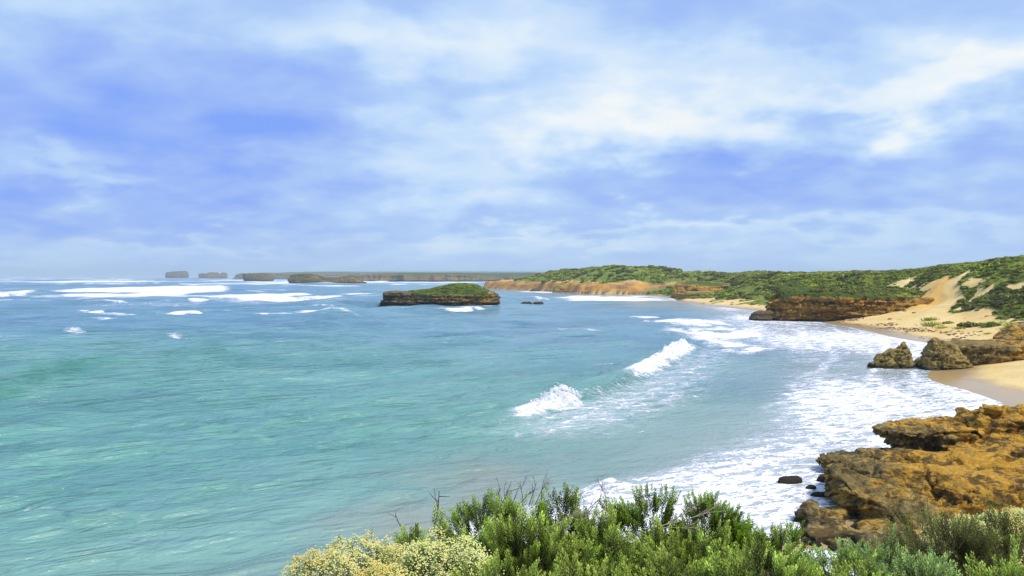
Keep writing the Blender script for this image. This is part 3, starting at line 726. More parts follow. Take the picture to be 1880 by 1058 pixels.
# foot shelf by the water
add([(17.2, 46.8), (16.4, 44.6), (17.4, 41.5), (22, 38), (27, 40), (24, 48), (20.6, 50.4), (18.4, 49.4)], flat_top(0.42, 0.05, 0.0, 20, 47, 0.25, 0.8, 9), -0.8, [(0, 1), (0.5, 0.98), (1, 0.93)], seed=57, amp=0.3)
add([(17.3, 47.9), (17.9, 47.3), (18.8, 47.4), (19.1, 48.2), (18.3, 48.9), (17.5, 48.6)], flat_top(0.85, 0, 0, 0, 0, 0.3, 1.2), -0.3, [(0, 1), (0.5, 1.02), (1, 0.65)], seed=58, amp=0.2, N=60)
def sculpt(parts, voxel, S, seed, beds=1.15, ledge=0.34, fine_a=0.22, pit_a=0.3, crack_a=0.38, gully=0.35, big_a=0.16, smooth_top=0.5):
    """weld closed bodies into one skin, then carve beds, cracks, gullies and pits; S is the size of the carving in metres"""
    Vs = []; Fs = []; off = 0
    for V, F in parts: Vs.append(V); Fs.append(F + off); off += len(V)
    tmp = bpy.data.objects.new('tmp', mesh_np('tmp', np.vstack(Vs), np.vstack(Fs))); COL.objects.link(tmp)
    rm = tmp.modifiers.new('r', 'REMESH'); rm.mode = 'VOXEL'; rm.voxel_size = voxel
    em = bpy.data.meshes.new_from_object(tmp.evaluated_get(bpy.context.evaluated_depsgraph_get()))
    bpy.data.objects.remove(tmp)
    nv = len(em.vertices)
    co = np.empty(nv * 3, np.float32); em.vertices.foreach_get('co', co); co = co.reshape(-1, 3).astype(float)
    no = np.empty(nv * 3, np.float32); em.vertex_normals.foreach_get('vector', no); no = no.reshape(-1, 3).astype(float)
    nl = len(em.loops); li = np.empty(nl, np.int32); em.loops.foreach_get('vertex_index', li)
    ls = np.empty(len(em.polygons), np.int32); em.polygons.foreach_get('loop_total', ls)
    assert (ls == 4).all()
    F = li.reshape(-1, 4)
    bpy.data.meshes.remove(em)
    c = co / S
    big_ = fbm(c, (0.5, 0.5, 0.9), 3, seed + 81)
    fine = fbm(c, (1.5, 1.5, 2.2), 5, seed + 82, 0.58)
    rdg = fbm(c, (0.9, 0.9, 1.6), 4, seed + 83, 0.55, True)
    pit = np.clip(vnoise(c * np.array([2.2, 2.2, 2.4]) + 0.3 * fine[:, None], seed + 85) - 0.25, 0, 1) * 1.3
    steep = np.clip((1 - np.clip(no[:, 2], 0, 1)) * 1.6, 0, 1)
    def saw(f, k):
        b = c[:, 2] * f + 0.5 * big_ + 0.10 * fine
        return (b - np.floor(b)) ** 1.5 - 0.4 + 0.8 * vnoise(np.stack([c[:, 0] * 0.25, c[:, 1] * 0.25, np.floor(b) * 5.3], 1), seed + k)
    crack = np.clip(1 - np.abs(vnoise(c * np.array([0.55, 0.55, 0.9]) + 0.4 * fine[:, None], seed + 87)) / 0.08, 0, 1) * (fbm(c, 0.25, 2, seed + 89) > -0.15)
    gul = np.clip(1 - np.abs(vnoise(c * np.array([0.28, 0.28, 0.1]) + 0.5 * big_[:, None], seed + 88)) / 0.10, 0, 1)
    tops = smooth_top + (1 - smooth_top) * steep
    disp = big_a * big_ + (fine_a * fine + 0.5 * fine_a * rdg) * tops + (ledge * saw(beds, 86) + 0.5 * ledge * saw(beds * 2.6, 90)) * steep - crack_a * crack * tops - gully * gul - pit_a * pit * (0.25 + 0.75 * steep)
    return co + no * (disp * S)[:, None], no, F

def sculpted(name, mat, parts, org, voxel, S, seed, veg=None, warm=None, kw={}, **props):
    V, N_, F = sculpt(parts, voxel, S, seed, **kw)
    at_ = {'veg': np.zeros(len(V)) if veg is None else veg(V, N_), 'warm': np.zeros(len(V)) if warm is None else warm(V)}
    return put(name, mesh_np(name, rebase(V, org), F, at_, mats=[mat]), org, **props)
def closed(args, n):
    V, F, _ = args
    low_ = np.repeat(V[:n].mean(0)[None], n, 0)
    return np.vstack([low_, V]), np.vstack([grid_faces(2, n, True), F + n])
# --- the island in the middle of the bay
def island_top(x, y):
    px = 940 + x / 388.0 * FPX
    ridge = np.interp(px, [690, 705, 722, 740, 765, 790, 812, 830, 845, 865, 874, 890, 905, 916], [5.0, 6.8, 7.4, 6.8, 7.6, 8.8, 10.2, 11.0, 11.2, 11.1, 10.6, 8.4, 7.0, 5.6])
    rim = np.interp(px, [690, 720, 760, 830, 880, 916], [5.0, 6.6, 6.0, 5.6, 6.4, 5.4])
    v = np.clip(np.abs((y - 394) / 15.0), 0, 1)
    r = rim + (ridge - rim) * (1 - v ** 1.6)
    return r + 0.5 * fbm(P3(x, y), 0.22, 4, 5)
isl_out = [(-65, 391), (-62, 384), (-52, 379.5), (-40, 377.5), (-25, 377), (-13, 379), (-7.5, 385), (-6, 393), (-9, 402), (-24, 410), (-42, 411), (-58, 404)]
V, F, vg = body(isl_out, island_top, -1.0, [(0, 0.985), (0.10, 0.985), (0.2, 0.95), (0.3, 0.965), (0.36, 1.0), (0.5, 0.985), (0.62, 0.975), (0.75, 0.985), (0.9, 0.97), (1, 0.93)], N=420, M=64, C=26, amp=0.9, sz=(0.12, 0.12, 0.3), strata=0.035, sfreq=0.85, seed=4,
    veg=lambda x, y, z, w: np.clip(w * 0.9 * sstep(-60, -45, x) + 0.10 * sstep(-46, -30, x) * (z > 4.6), 0, 1) * sstep(-10, -16, x) + 0.0)
org = (-36.0, 394.0, 0.0)
isl = empty('rock_island', org, label='long layered rock island with green hump in the middle of the bay', category='island')
V, N_, F = sculpt([closed((V, F, vg), 420)], 0.35, 2.6, 50, beds=1.9, ledge=0.40, fine_a=0.16, pit_a=0.25, crack_a=0.25, gully=0.2, smooth_top=0.3)
up_ = np.clip(N_[:, 2], 0, 1)
vg = sstep(0.25, 0.7, up_) * sstep(-58, -44, V[:, 0] + 3 * fbm(V, 0.2, 3, 7)) * sstep(5.0, 6.4, V[:, 2] + 1.2 * fbm(V, 0.3, 3, 8)) * sstep(-8, -15, V[:, 0])
gf = vg[F].mean(1) > 0.45
warm_ = -0.12 + 0.22 * sstep(-44, -28, V[:, 0])
for nm, sel, lb in (('cliff', ~gf, None), ('grassy_top', gf, 'green scrub covering the top of the island')):
    ids, inv_ = np.unique(F[sel], return_inverse=True)
    put(nm, mesh_np(nm, rebase(V[ids], org), inv_.reshape(-1, 4), {'veg': vg[ids], 'warm': warm_[ids]}, mats=[M_isl]), (0, 0, 0), isl, **({'label': lb} if lb else {}))

# --- the banded cliff of the near point, jutting out of the dunes
def point_top(x, y):
    px = 940 + x / 268.0 * FPX
    r = np.interp(px, [1375, 1402, 1425, 1440, 1470, 1500, 1530, 1580, 1640, 1700], [4.5, 6.2, 8.6, 9.6, 10.3, 10.2, 9.4, 8.4, 7.6, 8.0])
    return r + np.clip(y - 262, 0, 30) * 0.16 + 0.6 * fbm(P3(x, y), 0.2, 4, 15)
pt_out = [(84, 266), (88, 259.5), (96, 256.5), (104, 253.5), (112, 252), (121, 249), (130, 247), (138, 250), (139, 264), (132, 284), (122, 292), (104, 288), (92, 278)]
V, F, vg = body(pt_out, point_top, -1.0, [(0, 1.0), (0.1, 1.0), (0.16, 0.955), (0.3, 0.97), (0.42, 0.985), (0.5, 0.955), (0.65, 0.945), (0.8, 0.915), (0.92, 0.88), (1, 0.80)], N=520, M=84, C=20, amp=1.7, sz=(0.16, 0.16, 0.4), strata=0.045, sfreq=0.9, octs=6, seed=9,
    veg=lambda x, y, z, w: np.clip(w * 1.0 - 0.08 + 0.35 * sstep(8, 10.5, z) * (x < 112), 0, 1))
V, N_, F = sculpt([closed((V, F, vg), 520)], 0.33, 2.2, 60, beds=1.9, ledge=0.50, fine_a=0.18, pit_a=0.3, crack_a=0.3, gully=0.3, smooth_top=0.4)
vg = sstep(0.35, 0.75, np.clip(N_[:, 2], 0, 1)) * sstep(6.2, 8.2, V[:, 2] + 1.2 * fbm(V, 0.3, 3, 8)) * (1 - sstep(124, 132, V[:, 0]) * 0.8)
put('cliff_point', mesh_np('cliff_point', V, F, {'veg': vg, 'warm': 0.02 + 0.14 * sstep(98, 118, V[:, 0]) - 0.06 * sstep(4.5, 1.5, V[:, 2])}, mats=[M_cliff]), kind='structure')
sculpted('rock_outcrop', M_near, parts, (28, 52, 0), 0.14, 1.0, 0, warm=lambda V: -0.10 + 0.28 * sstep(22.5, 31, V[:, 0] - 0.10 * (V[:, 1] - 50)) - 0.30 * np.exp(-((V[:, 0] - 31) / 4.5) ** 2 - ((V[:, 1] - 63) / 3.0) ** 2),
    kw=dict(fine_a=0.22, ledge=0.42, smooth_top=0.55, crack_a=0.55, gully=0.55, pit_a=0.45), label='large ochre and black limestone outcrop with overhanging ledge, above the shrubs on the right', category='rock')
for i, (c0, c1, r0, r1, lab) in enumerate([(1435, 1482, 878, 891, 'flat dark rock awash left of the ochre outcrop, the farthest out'),
        (1484, 1504, 894, 901, 'tiny dark rock awash between the flat rock and the outcrop'), (1497, 1531, 905, 915, 'low thin rock at the foot of the outcrop cliff'),
        (1508, 1534, 872, 888, 'dark rock touching the outcrop below its low tongue')]):
    x0, Yc = at(c0, r1); x1, _ = at(c1, r1); zt = EYE - (r0 - HOR) / FPX * (Yc + 0.5); xm = (x0 + x1) / 2; rx = (x1 - x0) / 2; ry = max(0.35, rx * 0.6)
    rock('rock', M_dark, body([(xm + rx * math.cos(t) * (1 + 0.12 * math.sin(2 * t + i)), Yc + ry + ry * math.sin(t)) for t in np.linspace(0, 2 * PI, 10, endpoint=False)], flat_top(max(zt, 0.18), 0.03, 0, xm, Yc, 0.12, 1.5, i), -0.4,
         [(0, 1), (0.5, 1.0), (0.85, 0.95), (1, 0.7)], N=80, M=16, C=8, amp=0.14, sz=(1.2, 1.2, 2.0), strata=0.03, sfreq=4, seed=90 + i), label=lab, category='rock', group='rocks awash by the outcrop')

# --- pinnacles and shelf on the near beach
def pinn(x0, rows, Y, cols, tops, depth, seed, lab, N=200, M=56):
    xs_ = [(c - 940) / FPX * (Y + 0.6 * depth) for c in cols]; zt = [EYE - (r - HOR) / FPX * Y for r in tops]
    xl, xr = xs_[0], xs_[-1]; xm, rx = (xl + xr) / 2, (xr - xl) / 2
    out = [(xm + rx * math.copysign(abs(math.cos(t)) ** 0.8, math.cos(t)), Y + depth + depth * math.sin(t) * (1 - 0.15 * math.cos(2 * t + seed))) for t in np.linspace(0, 2 * PI, 12, endpoint=False)]
    def top(x, y):
        v = np.clip(np.abs((y - Y - depth) / depth), 0, 1)
        return 0.25 + (np.interp(x, xs_, zt) - 0.25) * (1 - v ** 2.2) + 0.12 * fbm(P3(x, y), 1.2, 4, seed)
    return body(out, top, -0.6, [(0, 1.0), (0.3, 0.985), (0.6, 0.95), (0.85, 0.90), (1, 0.84)], N=N, M=M, C=34, amp=0.34, sz=(0.55, 0.55, 0.7), strata=0.05, sfreq=0.8, seed=seed, octs=6, ridged=True)
pk = dict(fine_a=0.22, ledge=0.10, pit_a=0.75, crack_a=0.45, gully=0.4, smooth_top=1.0)
sculpted('pinnacle_rock', M_pin, [closed(pinn(0, 0, 126.5, [1607, 1613, 1625, 1640, 1655, 1666, 1671, 1679, 1684], [674, 664, 652, 643, 635, 630, 643, 660, 674], 2.1, 71, ''), 200)], (62.5, 128.5, 0), 0.12, 1.3, 20, kw=pk,
     label='smaller brown pointed rock standing in the surf at the edge of the beach', category='rock')
sculpted('pinnacle_rock', M_pin, [closed(pinn(0, 0, 124, [1695, 1700, 1710, 1718, 1726, 1738, 1748, 1756, 1768, 1780, 1796], [678, 660, 645, 628, 621, 626, 629, 632, 648, 662, 679], 2.6, 72, ''), 200)], (69.5, 126.5, 0), 0.12, 1.3, 30, kw=pk,
     label='taller pitted brown rock standing against the long shelf', category='rock')
rock('rock', M_pin, pinn(0, 0, 129, [1678, 1684, 1690, 1696, 1700], [671, 661, 657, 662, 671], 0.8, 73, '', 90, 24), label='small rock wedged between the two pointed rocks', category='rock')
rock('rock', M_dark, pinn(0, 0, 128, [1597, 1601, 1606, 1611, 1614], [669, 666, 666, 667, 670], 0.6, 74, '', 60, 14), label='tiny dark rock awash left of the smaller pointed rock', category='rock')
rock('rock', M_dark, pinn(0, 0, 120, [1786, 1790, 1795, 1799], [686, 683, 682.5, 686], 0.4, 75, '', 60, 14), label='tiny dark stone lying on the wet sand below the shelf', category='rock')
sh_out = [(71, 129), (74, 127), (80, 126), (88, 125.5), (98, 125), (112, 126), (116, 136), (104, 142), (86, 141), (74, 137)]
sculpted('rock_shelf', M_near, [closed(body(sh_out, flat_top(3.75, 0.012, -0.01, 80, 128, 0.25, 0.2, 6), -0.6, [(0, 0.955), (0.2, 0.945), (0.45, 0.955), (0.7, 0.97), (0.86, 1.0), (1, 0.985)], N=420, M=48, C=14, amp=0.55, sz=(0.35, 0.35, 0.7), strata=0.02, sfreq=1.1, seed=33, octs=6), 420)], (88, 132, 0), 0.26, 1.3, 40, warm=lambda V: -0.12 + 0.12 * sstep(76, 86, V[:, 0]), kw=dict(ledge=0.3, crack_a=0.5, pit_a=0.4),
     label='long flat-topped ochre rock shelf behind the taller pointed rock', category='rock')
rock('rock', M_near, body([(86.5, 140), (89, 137.5), (95, 136), (104, 137), (106, 144), (98, 148), (89, 146)], flat_top(6.0, 0.10, 0.02, 92, 141, 0.6, 0.4, 6), 2.5, [(0, 1), (0.5, 0.95), (1, 0.7)], N=160, M=26, C=10, amp=0.5, sz=(0.4, 0.4, 0.7), strata=0.02, seed=35),
     label='orange rock knoll rising on top of the long shelf at the right edge', category='rock')


# ------------------------------------------------------------------ scrub on the dunes and the headland
def leaf_mat(name, c_old_shade, c_new, var=0.25, transl=0.25, inst=False):
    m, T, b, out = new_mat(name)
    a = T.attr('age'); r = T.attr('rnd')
    c = T.mix(T.m('POWER', a, 1.3), c_old_shade, c_new)  # dark end serves old leaves and the shade painted inside the plants
    hs = T.n('ShaderNodeHueSaturation'); T.put(hs.inputs['Color'], c)
    rr = r
    if inst:
        wp = T.n('ShaderNodeNewGeometry').outputs['Position']
        rr = T.m('ADD', T.m('MULTIPLY', T.n('ShaderNodeObjectInfo').outputs['Random'], 0.30), T.m('MULTIPLY', T.rng(T.noise(wp, 0.075, 4, 0.6), 0.32, 0.68), 0.70))
    T.put(hs.inputs['Value'], T.m('ADD', 1.0 - var, T.m('MULTIPLY', rr, 2 * var)))
    T.put(hs.inputs['Hue'], T.m('ADD', 0.485, T.m('MULTIPLY', r, 0.03)))
    T.put(b.inputs['Base Color'], hs.outputs[0])
    b.inputs['Roughness'].default_value = 0.6
    tr = T.n('ShaderNodeBsdfTranslucent'); T.put(tr.inputs[0], hs.outputs[0])
    ms = T.n('ShaderNodeMixShader'); ms.inputs[0].default_value = transl
    T.put(ms.inputs[1], b.outputs[0]); T.put(ms.inputs[2], tr.outputs[0]); T.put(out.inputs[0], ms.outputs[0])
    return m
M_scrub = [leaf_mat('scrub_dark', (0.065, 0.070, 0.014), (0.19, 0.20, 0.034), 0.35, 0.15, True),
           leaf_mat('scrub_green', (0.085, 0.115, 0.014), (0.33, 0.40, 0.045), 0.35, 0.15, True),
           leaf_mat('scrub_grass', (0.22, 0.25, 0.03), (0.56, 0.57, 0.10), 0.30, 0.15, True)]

def clump(seed, n=170, flat=0.6, leaf=0.2, grass=False):
    """a rounded bush about 1 m in radius made of leaf sprays"""
    g = np.random.default_rng(seed)
    d = g.normal(size=(n, 3)); d[:, 2] = np.abs(d[:, 2]) * 1.0 + 0.02; d /= np.linalg.norm(d, axis=1)[:, None]
    lob = 1 + 0.28 * vnoise(d * 2.1, seed) + 0.12 * vnoise(d * 5.0, seed + 1)
    r = lob * g.uniform(0.72, 1.0, n)
    c = d * r[:, None] * np.array([1, 1, flat])
    if grass:
        c = np.column_stack([g.normal(size=(n, 2)) * 0.42, np.zeros(n)])
        dirn = np.column_stack([c[:, :2] * 0.9 + g.normal(size=(n, 2)) * 0.25, np.full(n, 1.0)]); dirn /= np.linalg.norm(dirn, axis=1)[:, None]
        L = g.uniform(0.5, 1.0, n) * 0.8
        sidev = np.cross(dirn, g.normal(size=(n, 3))); sidev /= np.linalg.norm(sidev, axis=1)[:, None]
        w = 0.05
        V = np.stack([c - sidev * w, c + sidev * w, c + dirn * L[:, None] * 0.6 + sidev * w * 0.8, c + dirn * L[:, None] + sidev * 0.01], 1)
        age = np.tile([0.1, 0.1, 0.6, 1.0], n)
    else:
        nrm = d * 0.8 + g.normal(size=(n, 3)) * 0.55; nrm /= np.linalg.norm(nrm, axis=1)[:, None]
        t1 = np.cross(nrm, g.normal(size=(n, 3))); t1 /= np.linalg.norm(t1, axis=1)[:, None]
        t2 = np.cross(nrm, t1)
        sz = (leaf * g.uniform(0.6, 1.3, n))[:, None]
        V = np.stack([c - t1 * sz, c - t2 * sz * 0.6 + nrm * sz * 0.25, c + t1 * sz, c + t2 * sz * 0.6 + nrm * sz * 0.25], 1)
        age = np.repeat(np.clip(0.2 + 0.9 * (c[:, 2] / flat) * (r / lob) + g.uniform(-0.25, 0.25, n), 0, 1), 4)  # low and inner leaves coloured darker, painting the shade under a lit dome
    F = np.arange(4 * n).reshape(-1, 4)
    return V.reshape(-1, 3), F, age, np.repeat(g.uniform(0, 1, n), 4)

scrub_col = bpy.data.collections.new('scrub_kinds')
scrub_meshes = []
for k in range(8):
    grass = k >= 6
    V, F, age, rnd = clump(200 + k, 150 if grass else 190, 0.42 + 0.07 * (k % 3), 0.25, grass)
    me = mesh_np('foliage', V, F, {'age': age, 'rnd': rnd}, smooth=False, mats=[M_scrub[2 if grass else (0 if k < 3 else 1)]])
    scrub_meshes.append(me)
    scrub_col.objects.link(bpy.data.objects.new('kind_%02d' % k, me))

def scrub_points(n, x0, x1, y0, y1, smin, smax, seed):
    g = np.random.default_rng(seed)
    x = g.uniform(x0, x1, n); y = g.uniform(y0, y1, n)
    d = inland(x, y); h = land_height(x, y, d); v = veg_mask(x, y, d, h)
    cl_ = np.exp(-((seg_dist(x, y, [(122, 244), (131, 250), (139, 258), (146, 268)]) + 3 * fbm(P3(x, y), 0.12, 3, 17)) / 5.0) ** 2)
    v = v * (1 - 0.95 * sstep(0.35, 0.6, cl_))
    ok = (d > 3) & (g.uniform(0, 1, n) < v * 1.15 - 0.15)
    x, y, h, v = x[ok], y[ok], h[ok], v[ok]
    z = h - 0.15
    s = g.uniform(smin, smax, len(x)) * (0.6 + 0.5 * v)
    pn = fbm(P3(x, y), 0.045, 3, 88) + 0.35 * g.normal(size=len(x))
    kind = np.where(pn < -0.10, g.integers(0, 3, len(x)), g.integers(3, 6, len(x)))
    grassy = (fbm(P3(x, y), 0.06, 3, 99) > 0.02) | (v < 0.6)
    kind = np.where(grassy & (g.uniform(0, 1, len(x)) < 0.75), g.integers(6, 8, len(x)), kind)
    s = np.where(kind >= 6, np.minimum(s * 0.7, 1.0), s)
    return x, y, z, s, kind
pts = [scrub_points(30000, 96, 240, 140, 340, 0.45, 1.3, 1), scrub_points(11000, 90, 330, 330, 600, 0.9, 2.2, 2), scrub_points(9000, -40, 330, 590, 900, 1.2, 2.8, 3)]
sxp, syp, szp, ssp, skp = (np.concatenate([p[i] for p in pts]) for i in range(5))
# top of the cliff point
g = np.random.default_rng(4)
cx_ = g.uniform(92, 143, 700); cy_ = g.uniform(257, 288, 700)
zt_ = point_top(cx_, cy_); dt_ = inland(cx_, cy_); ht_ = land_height(cx_, cy_, dt_)
okc = (zt_ > ht_) & inside(cx_, cy_, [(100, 266), (108, 260), (124, 256), (140, 256), (144, 276), (120, 286), (104, 282), (96, 273)])
sxp = np.concatenate([sxp, cx_[okc]]); syp = np.concatenate([syp, cy_[okc]]); szp = np.concatenate([szp, zt_[okc] - 0.2]); ssp = np.concatenate([ssp, g.uniform(0.6, 1.6, okc.sum())]); skp = np.concatenate([skp, g.integers(0, 6, okc.sum())])
# crown of the island
ix = g.uniform(-54, -12, 700); iy = g.uniform(381, 406, 700)
oki = inside(ix, iy, [(-52, 394), (-40, 384), (-24, 382), (-14, 386), (-13, 396), (-24, 404), (-42, 405)])
scr_i = (ix[oki], iy[oki], island_top(ix[oki], iy[oki]) - 0.15)

def scatter(name, x, y, z, s, pick, **props):
    org = np.array([x.mean(), y.mean(), z.min()])
    me = bpy.data.meshes.new(name)
    me.vertices.add(len(x)); me.vertices.foreach_set('co', (np.stack([x, y, z], 1) - org).astype(np.float32).ravel())
    gg = np.random.default_rng(len(x))
    me.attributes.new('size', 'FLOAT', 'POINT').data.foreach_set('value', s.astype(np.float32))
    me.attributes.new('turn', 'FLOAT', 'POINT').data.foreach_set('value', gg.uniform(0, 6.28, len(x)).astype(np.float32))
    me.attributes.new('pick', 'INT', 'POINT').data.foreach_set('value', pick.astype(np.int32))
    o = put(name, me, tuple(org), **props)
    ng = bpy.data.node_groups.new(name, 'GeometryNodeTree')
    ng.interface.new_socket('Geometry', in_out='INPUT', socket_type='NodeSocketGeometry')
    ng.interface.new_socket('Geometry', in_out='OUTPUT', socket_type='NodeSocketGeometry')
    T = NT(ng)
    gi = T.n('NodeGroupInput'); go = T.n('NodeGroupOutput')
    ci = T.n('GeometryNodeCollectionInfo'); ci.inputs['Collection'].default_value = scrub_col
    ci.inputs['Separate Children'].default_value = True; ci.inputs['Reset Children'].default_value = True
    ip = T.n('GeometryNodeInstanceOnPoints')
    def na(nm, dt):
        a = T.n('GeometryNodeInputNamedAttribute', data_type=dt); a.inputs['Name'].default_value = nm
        return a.outputs[0]
    T.put(ip.inputs['Points'], gi.outputs[0]); T.put(ip.inputs['Instance'], ci.outputs[0])
    ip.inputs['Pick Instance'].default_value = True
    T.put(ip.inputs['Instance Index'], na('pick', 'INT'))
    cr = T.n('ShaderNodeCombineXYZ'); T.put(cr.inputs[2], na('turn', 'FLOAT'))
    T.put(ip.inputs['Rotation'], cr.outputs[0])
    T.put(ip.inputs['Scale'], na('size', 'FLOAT'))
    T.put(go.inputs[0], ip.outputs[0])
    md = o.modifiers.new('scatter', 'NODES'); md.node_group = ng
    return o
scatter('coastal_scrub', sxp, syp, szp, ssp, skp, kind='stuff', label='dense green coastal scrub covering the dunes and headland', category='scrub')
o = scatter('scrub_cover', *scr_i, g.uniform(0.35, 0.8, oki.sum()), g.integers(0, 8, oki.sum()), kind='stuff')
o.parent = isl; o.location = Vector(o.location) - isl.location

# single bushes one can tell apart on the sand face of the dune: column, row of the foot, depth, size, kind
DUNE = [(1707, 556, 218, 1.9, 6, 'green tussock highest on the sand slide right of the cliff point'), (1712, 578, 205, 2.4, 7, 'wide green tussock at the foot of the sand slide'),
        (1730, 586, 196, 1.3, 6, 'small tussock below the wide one on the sand'), (1763, 590, 190, 1.2, 7, 'little tussock between sand slide and brown bush'),
        (1783, 585, 192, 2.6, 1, 'brown-green bush standing out of the sand mid dune'), (1822, 588, 186, 2.6, 4, 'bright green bush right of the brown one on the dune foot'),
        (1846, 601, 177, 1.1, 6, 'small tuft on the sand below the bright green bush'), (1864, 596, 178, 2.1, 7, 'green tussock by the right edge on the dune foot'),
        (1815, 604, 176, 0.8, 6, 'lowest little tuft on the upper beach'), (1742, 572, 205, 1.5, 3, 'round bush at the upper right of the sand slide')]
for i, (px, py, Yd, sz_, kd, lab) in enumerate(DUNE):
    x = (px - 940) / FPX * Yd
    xa, ya = np.array([x]), np.array([float(Yd)])
    z = float(land_height(xa, ya, inland(xa, ya))[0])
    e = empty('tussock' if kd >= 6 else 'bush', (x, Yd, z - 0.1), label=lab, category='grass tussock' if kd >= 6 else 'bush', group='plants standing on the dune sand')
    f = put('foliage', scrub_meshes[kd], (0, 0, 0), e); f.scale = (sz_, sz_, sz_ * (0.8 if kd < 6 else 0.9)); f.rotation_euler = (0, 0, i * 1.3)
# dry seaweed along the tide line
g = np.random.default_rng(77)
nw = 900
wy = g.uniform(176, 262, nw); wx = np.interp(wy, [170, 187, 213, 236, 262], [91, 92, 96, 98, 99]) + np.where(g.uniform(size=nw) < 0.6, g.normal(9, 1.3, nw), g.uniform(4, 16, nw))
wk = vnoise(P3(wx * 0.3, wy * 0.12), 3) > -0.05
wx, wy = wx[wk], wy[wk]
wz = land_height(wx, wy, inland(wx, wy))
nW = len(wx); ang = g.uniform(0, 6.28, nW); L = g.uniform(0.2, 0.8, nW); Wd = L * g.uniform(0.2, 0.6, nW)
ca, sa = np.cos(ang), np.sin(ang)
c0 = np.stack([wx, wy, wz], 1)
ux = np.stack([ca, sa, 0 * ca], 1) * L[:, None]; vx = np.stack([-sa, ca, 0 * ca], 1) * Wd[:, None]; up = np.stack([0 * ca, 0 * ca, 0.08 + 0.25 * Wd], 1)
Vw = np.stack([c0 - ux, c0 - vx, c0 + ux, c0 + vx, c0 + up], 1).reshape(-1, 3)
b5 = np.arange(nW)[:, None] * 5
Fw = np.concatenate([b5 + np.array([[i, (i + 1) % 4, 4]]) for i in range(4)])
m, T, b, out = new_mat('dry_seaweed'); T.put(b.inputs['Base Color'], (0.10, 0.05, 0.022)); b.inputs['Roughness'].default_value = 0.9
put('seaweed', mesh_np('seaweed', Vw, Fw, smooth=False, mats=[m]), kind='stuff', label='scattered dark seaweed along the tide line', category='seaweed')

# ------------------------------------------------------------------ white water of the two breakers: heaps of foam with spray
def foam_mat():
    m, T, b, out = new_mat('sea_foam')
    pos = T.n('ShaderNodeNewGeometry').outputs['Position']
    T.put(b.inputs['Base Color'], (0.90, 0.92, 0.94)); b.inputs['Roughness'].default_value = 0.95
    tr = T.n('ShaderNodeBsdfTranslucent'); T.put(tr.inputs[0], (0.9, 0.93, 0.95)); ms = T.n('ShaderNodeMixShader'); ms.inputs[0].default_value = 0.4
    T.put(ms.inputs[1], b.outputs[0]); T.put(ms.inputs[2], tr.outputs[0]); T.put(out.inputs[0], ms.outputs[0])
    b.inputs['Subsurface Weight'].default_value = 0.0
    bump(T, b, T.noise(pos, 6.0, 5, 0.7), 0.25, 0.8)
    return m
M_foam = foam_mat()
def ico(sub):
    import bmesh
    bm = bmesh.new(); bmesh.ops.create_icosphere(bm, subdivisions=sub, radius=1)
    V = np.array([v.co[:] for v in bm.verts]); F = np.array([[v.index for v in f.verts] for f in bm.faces]); bm.free()
    return V, F
IV, IF = ico(2); IV1, IF1 = ico(1)
bpts = np.array(BREAK); bs = np.concatenate([[0], np.cumsum(np.hypot(*np.diff(bpts, axis=0).T))]); bs /= bs[-1]
tq = np.arange(len(bpts)) / (len(bpts) - 1)
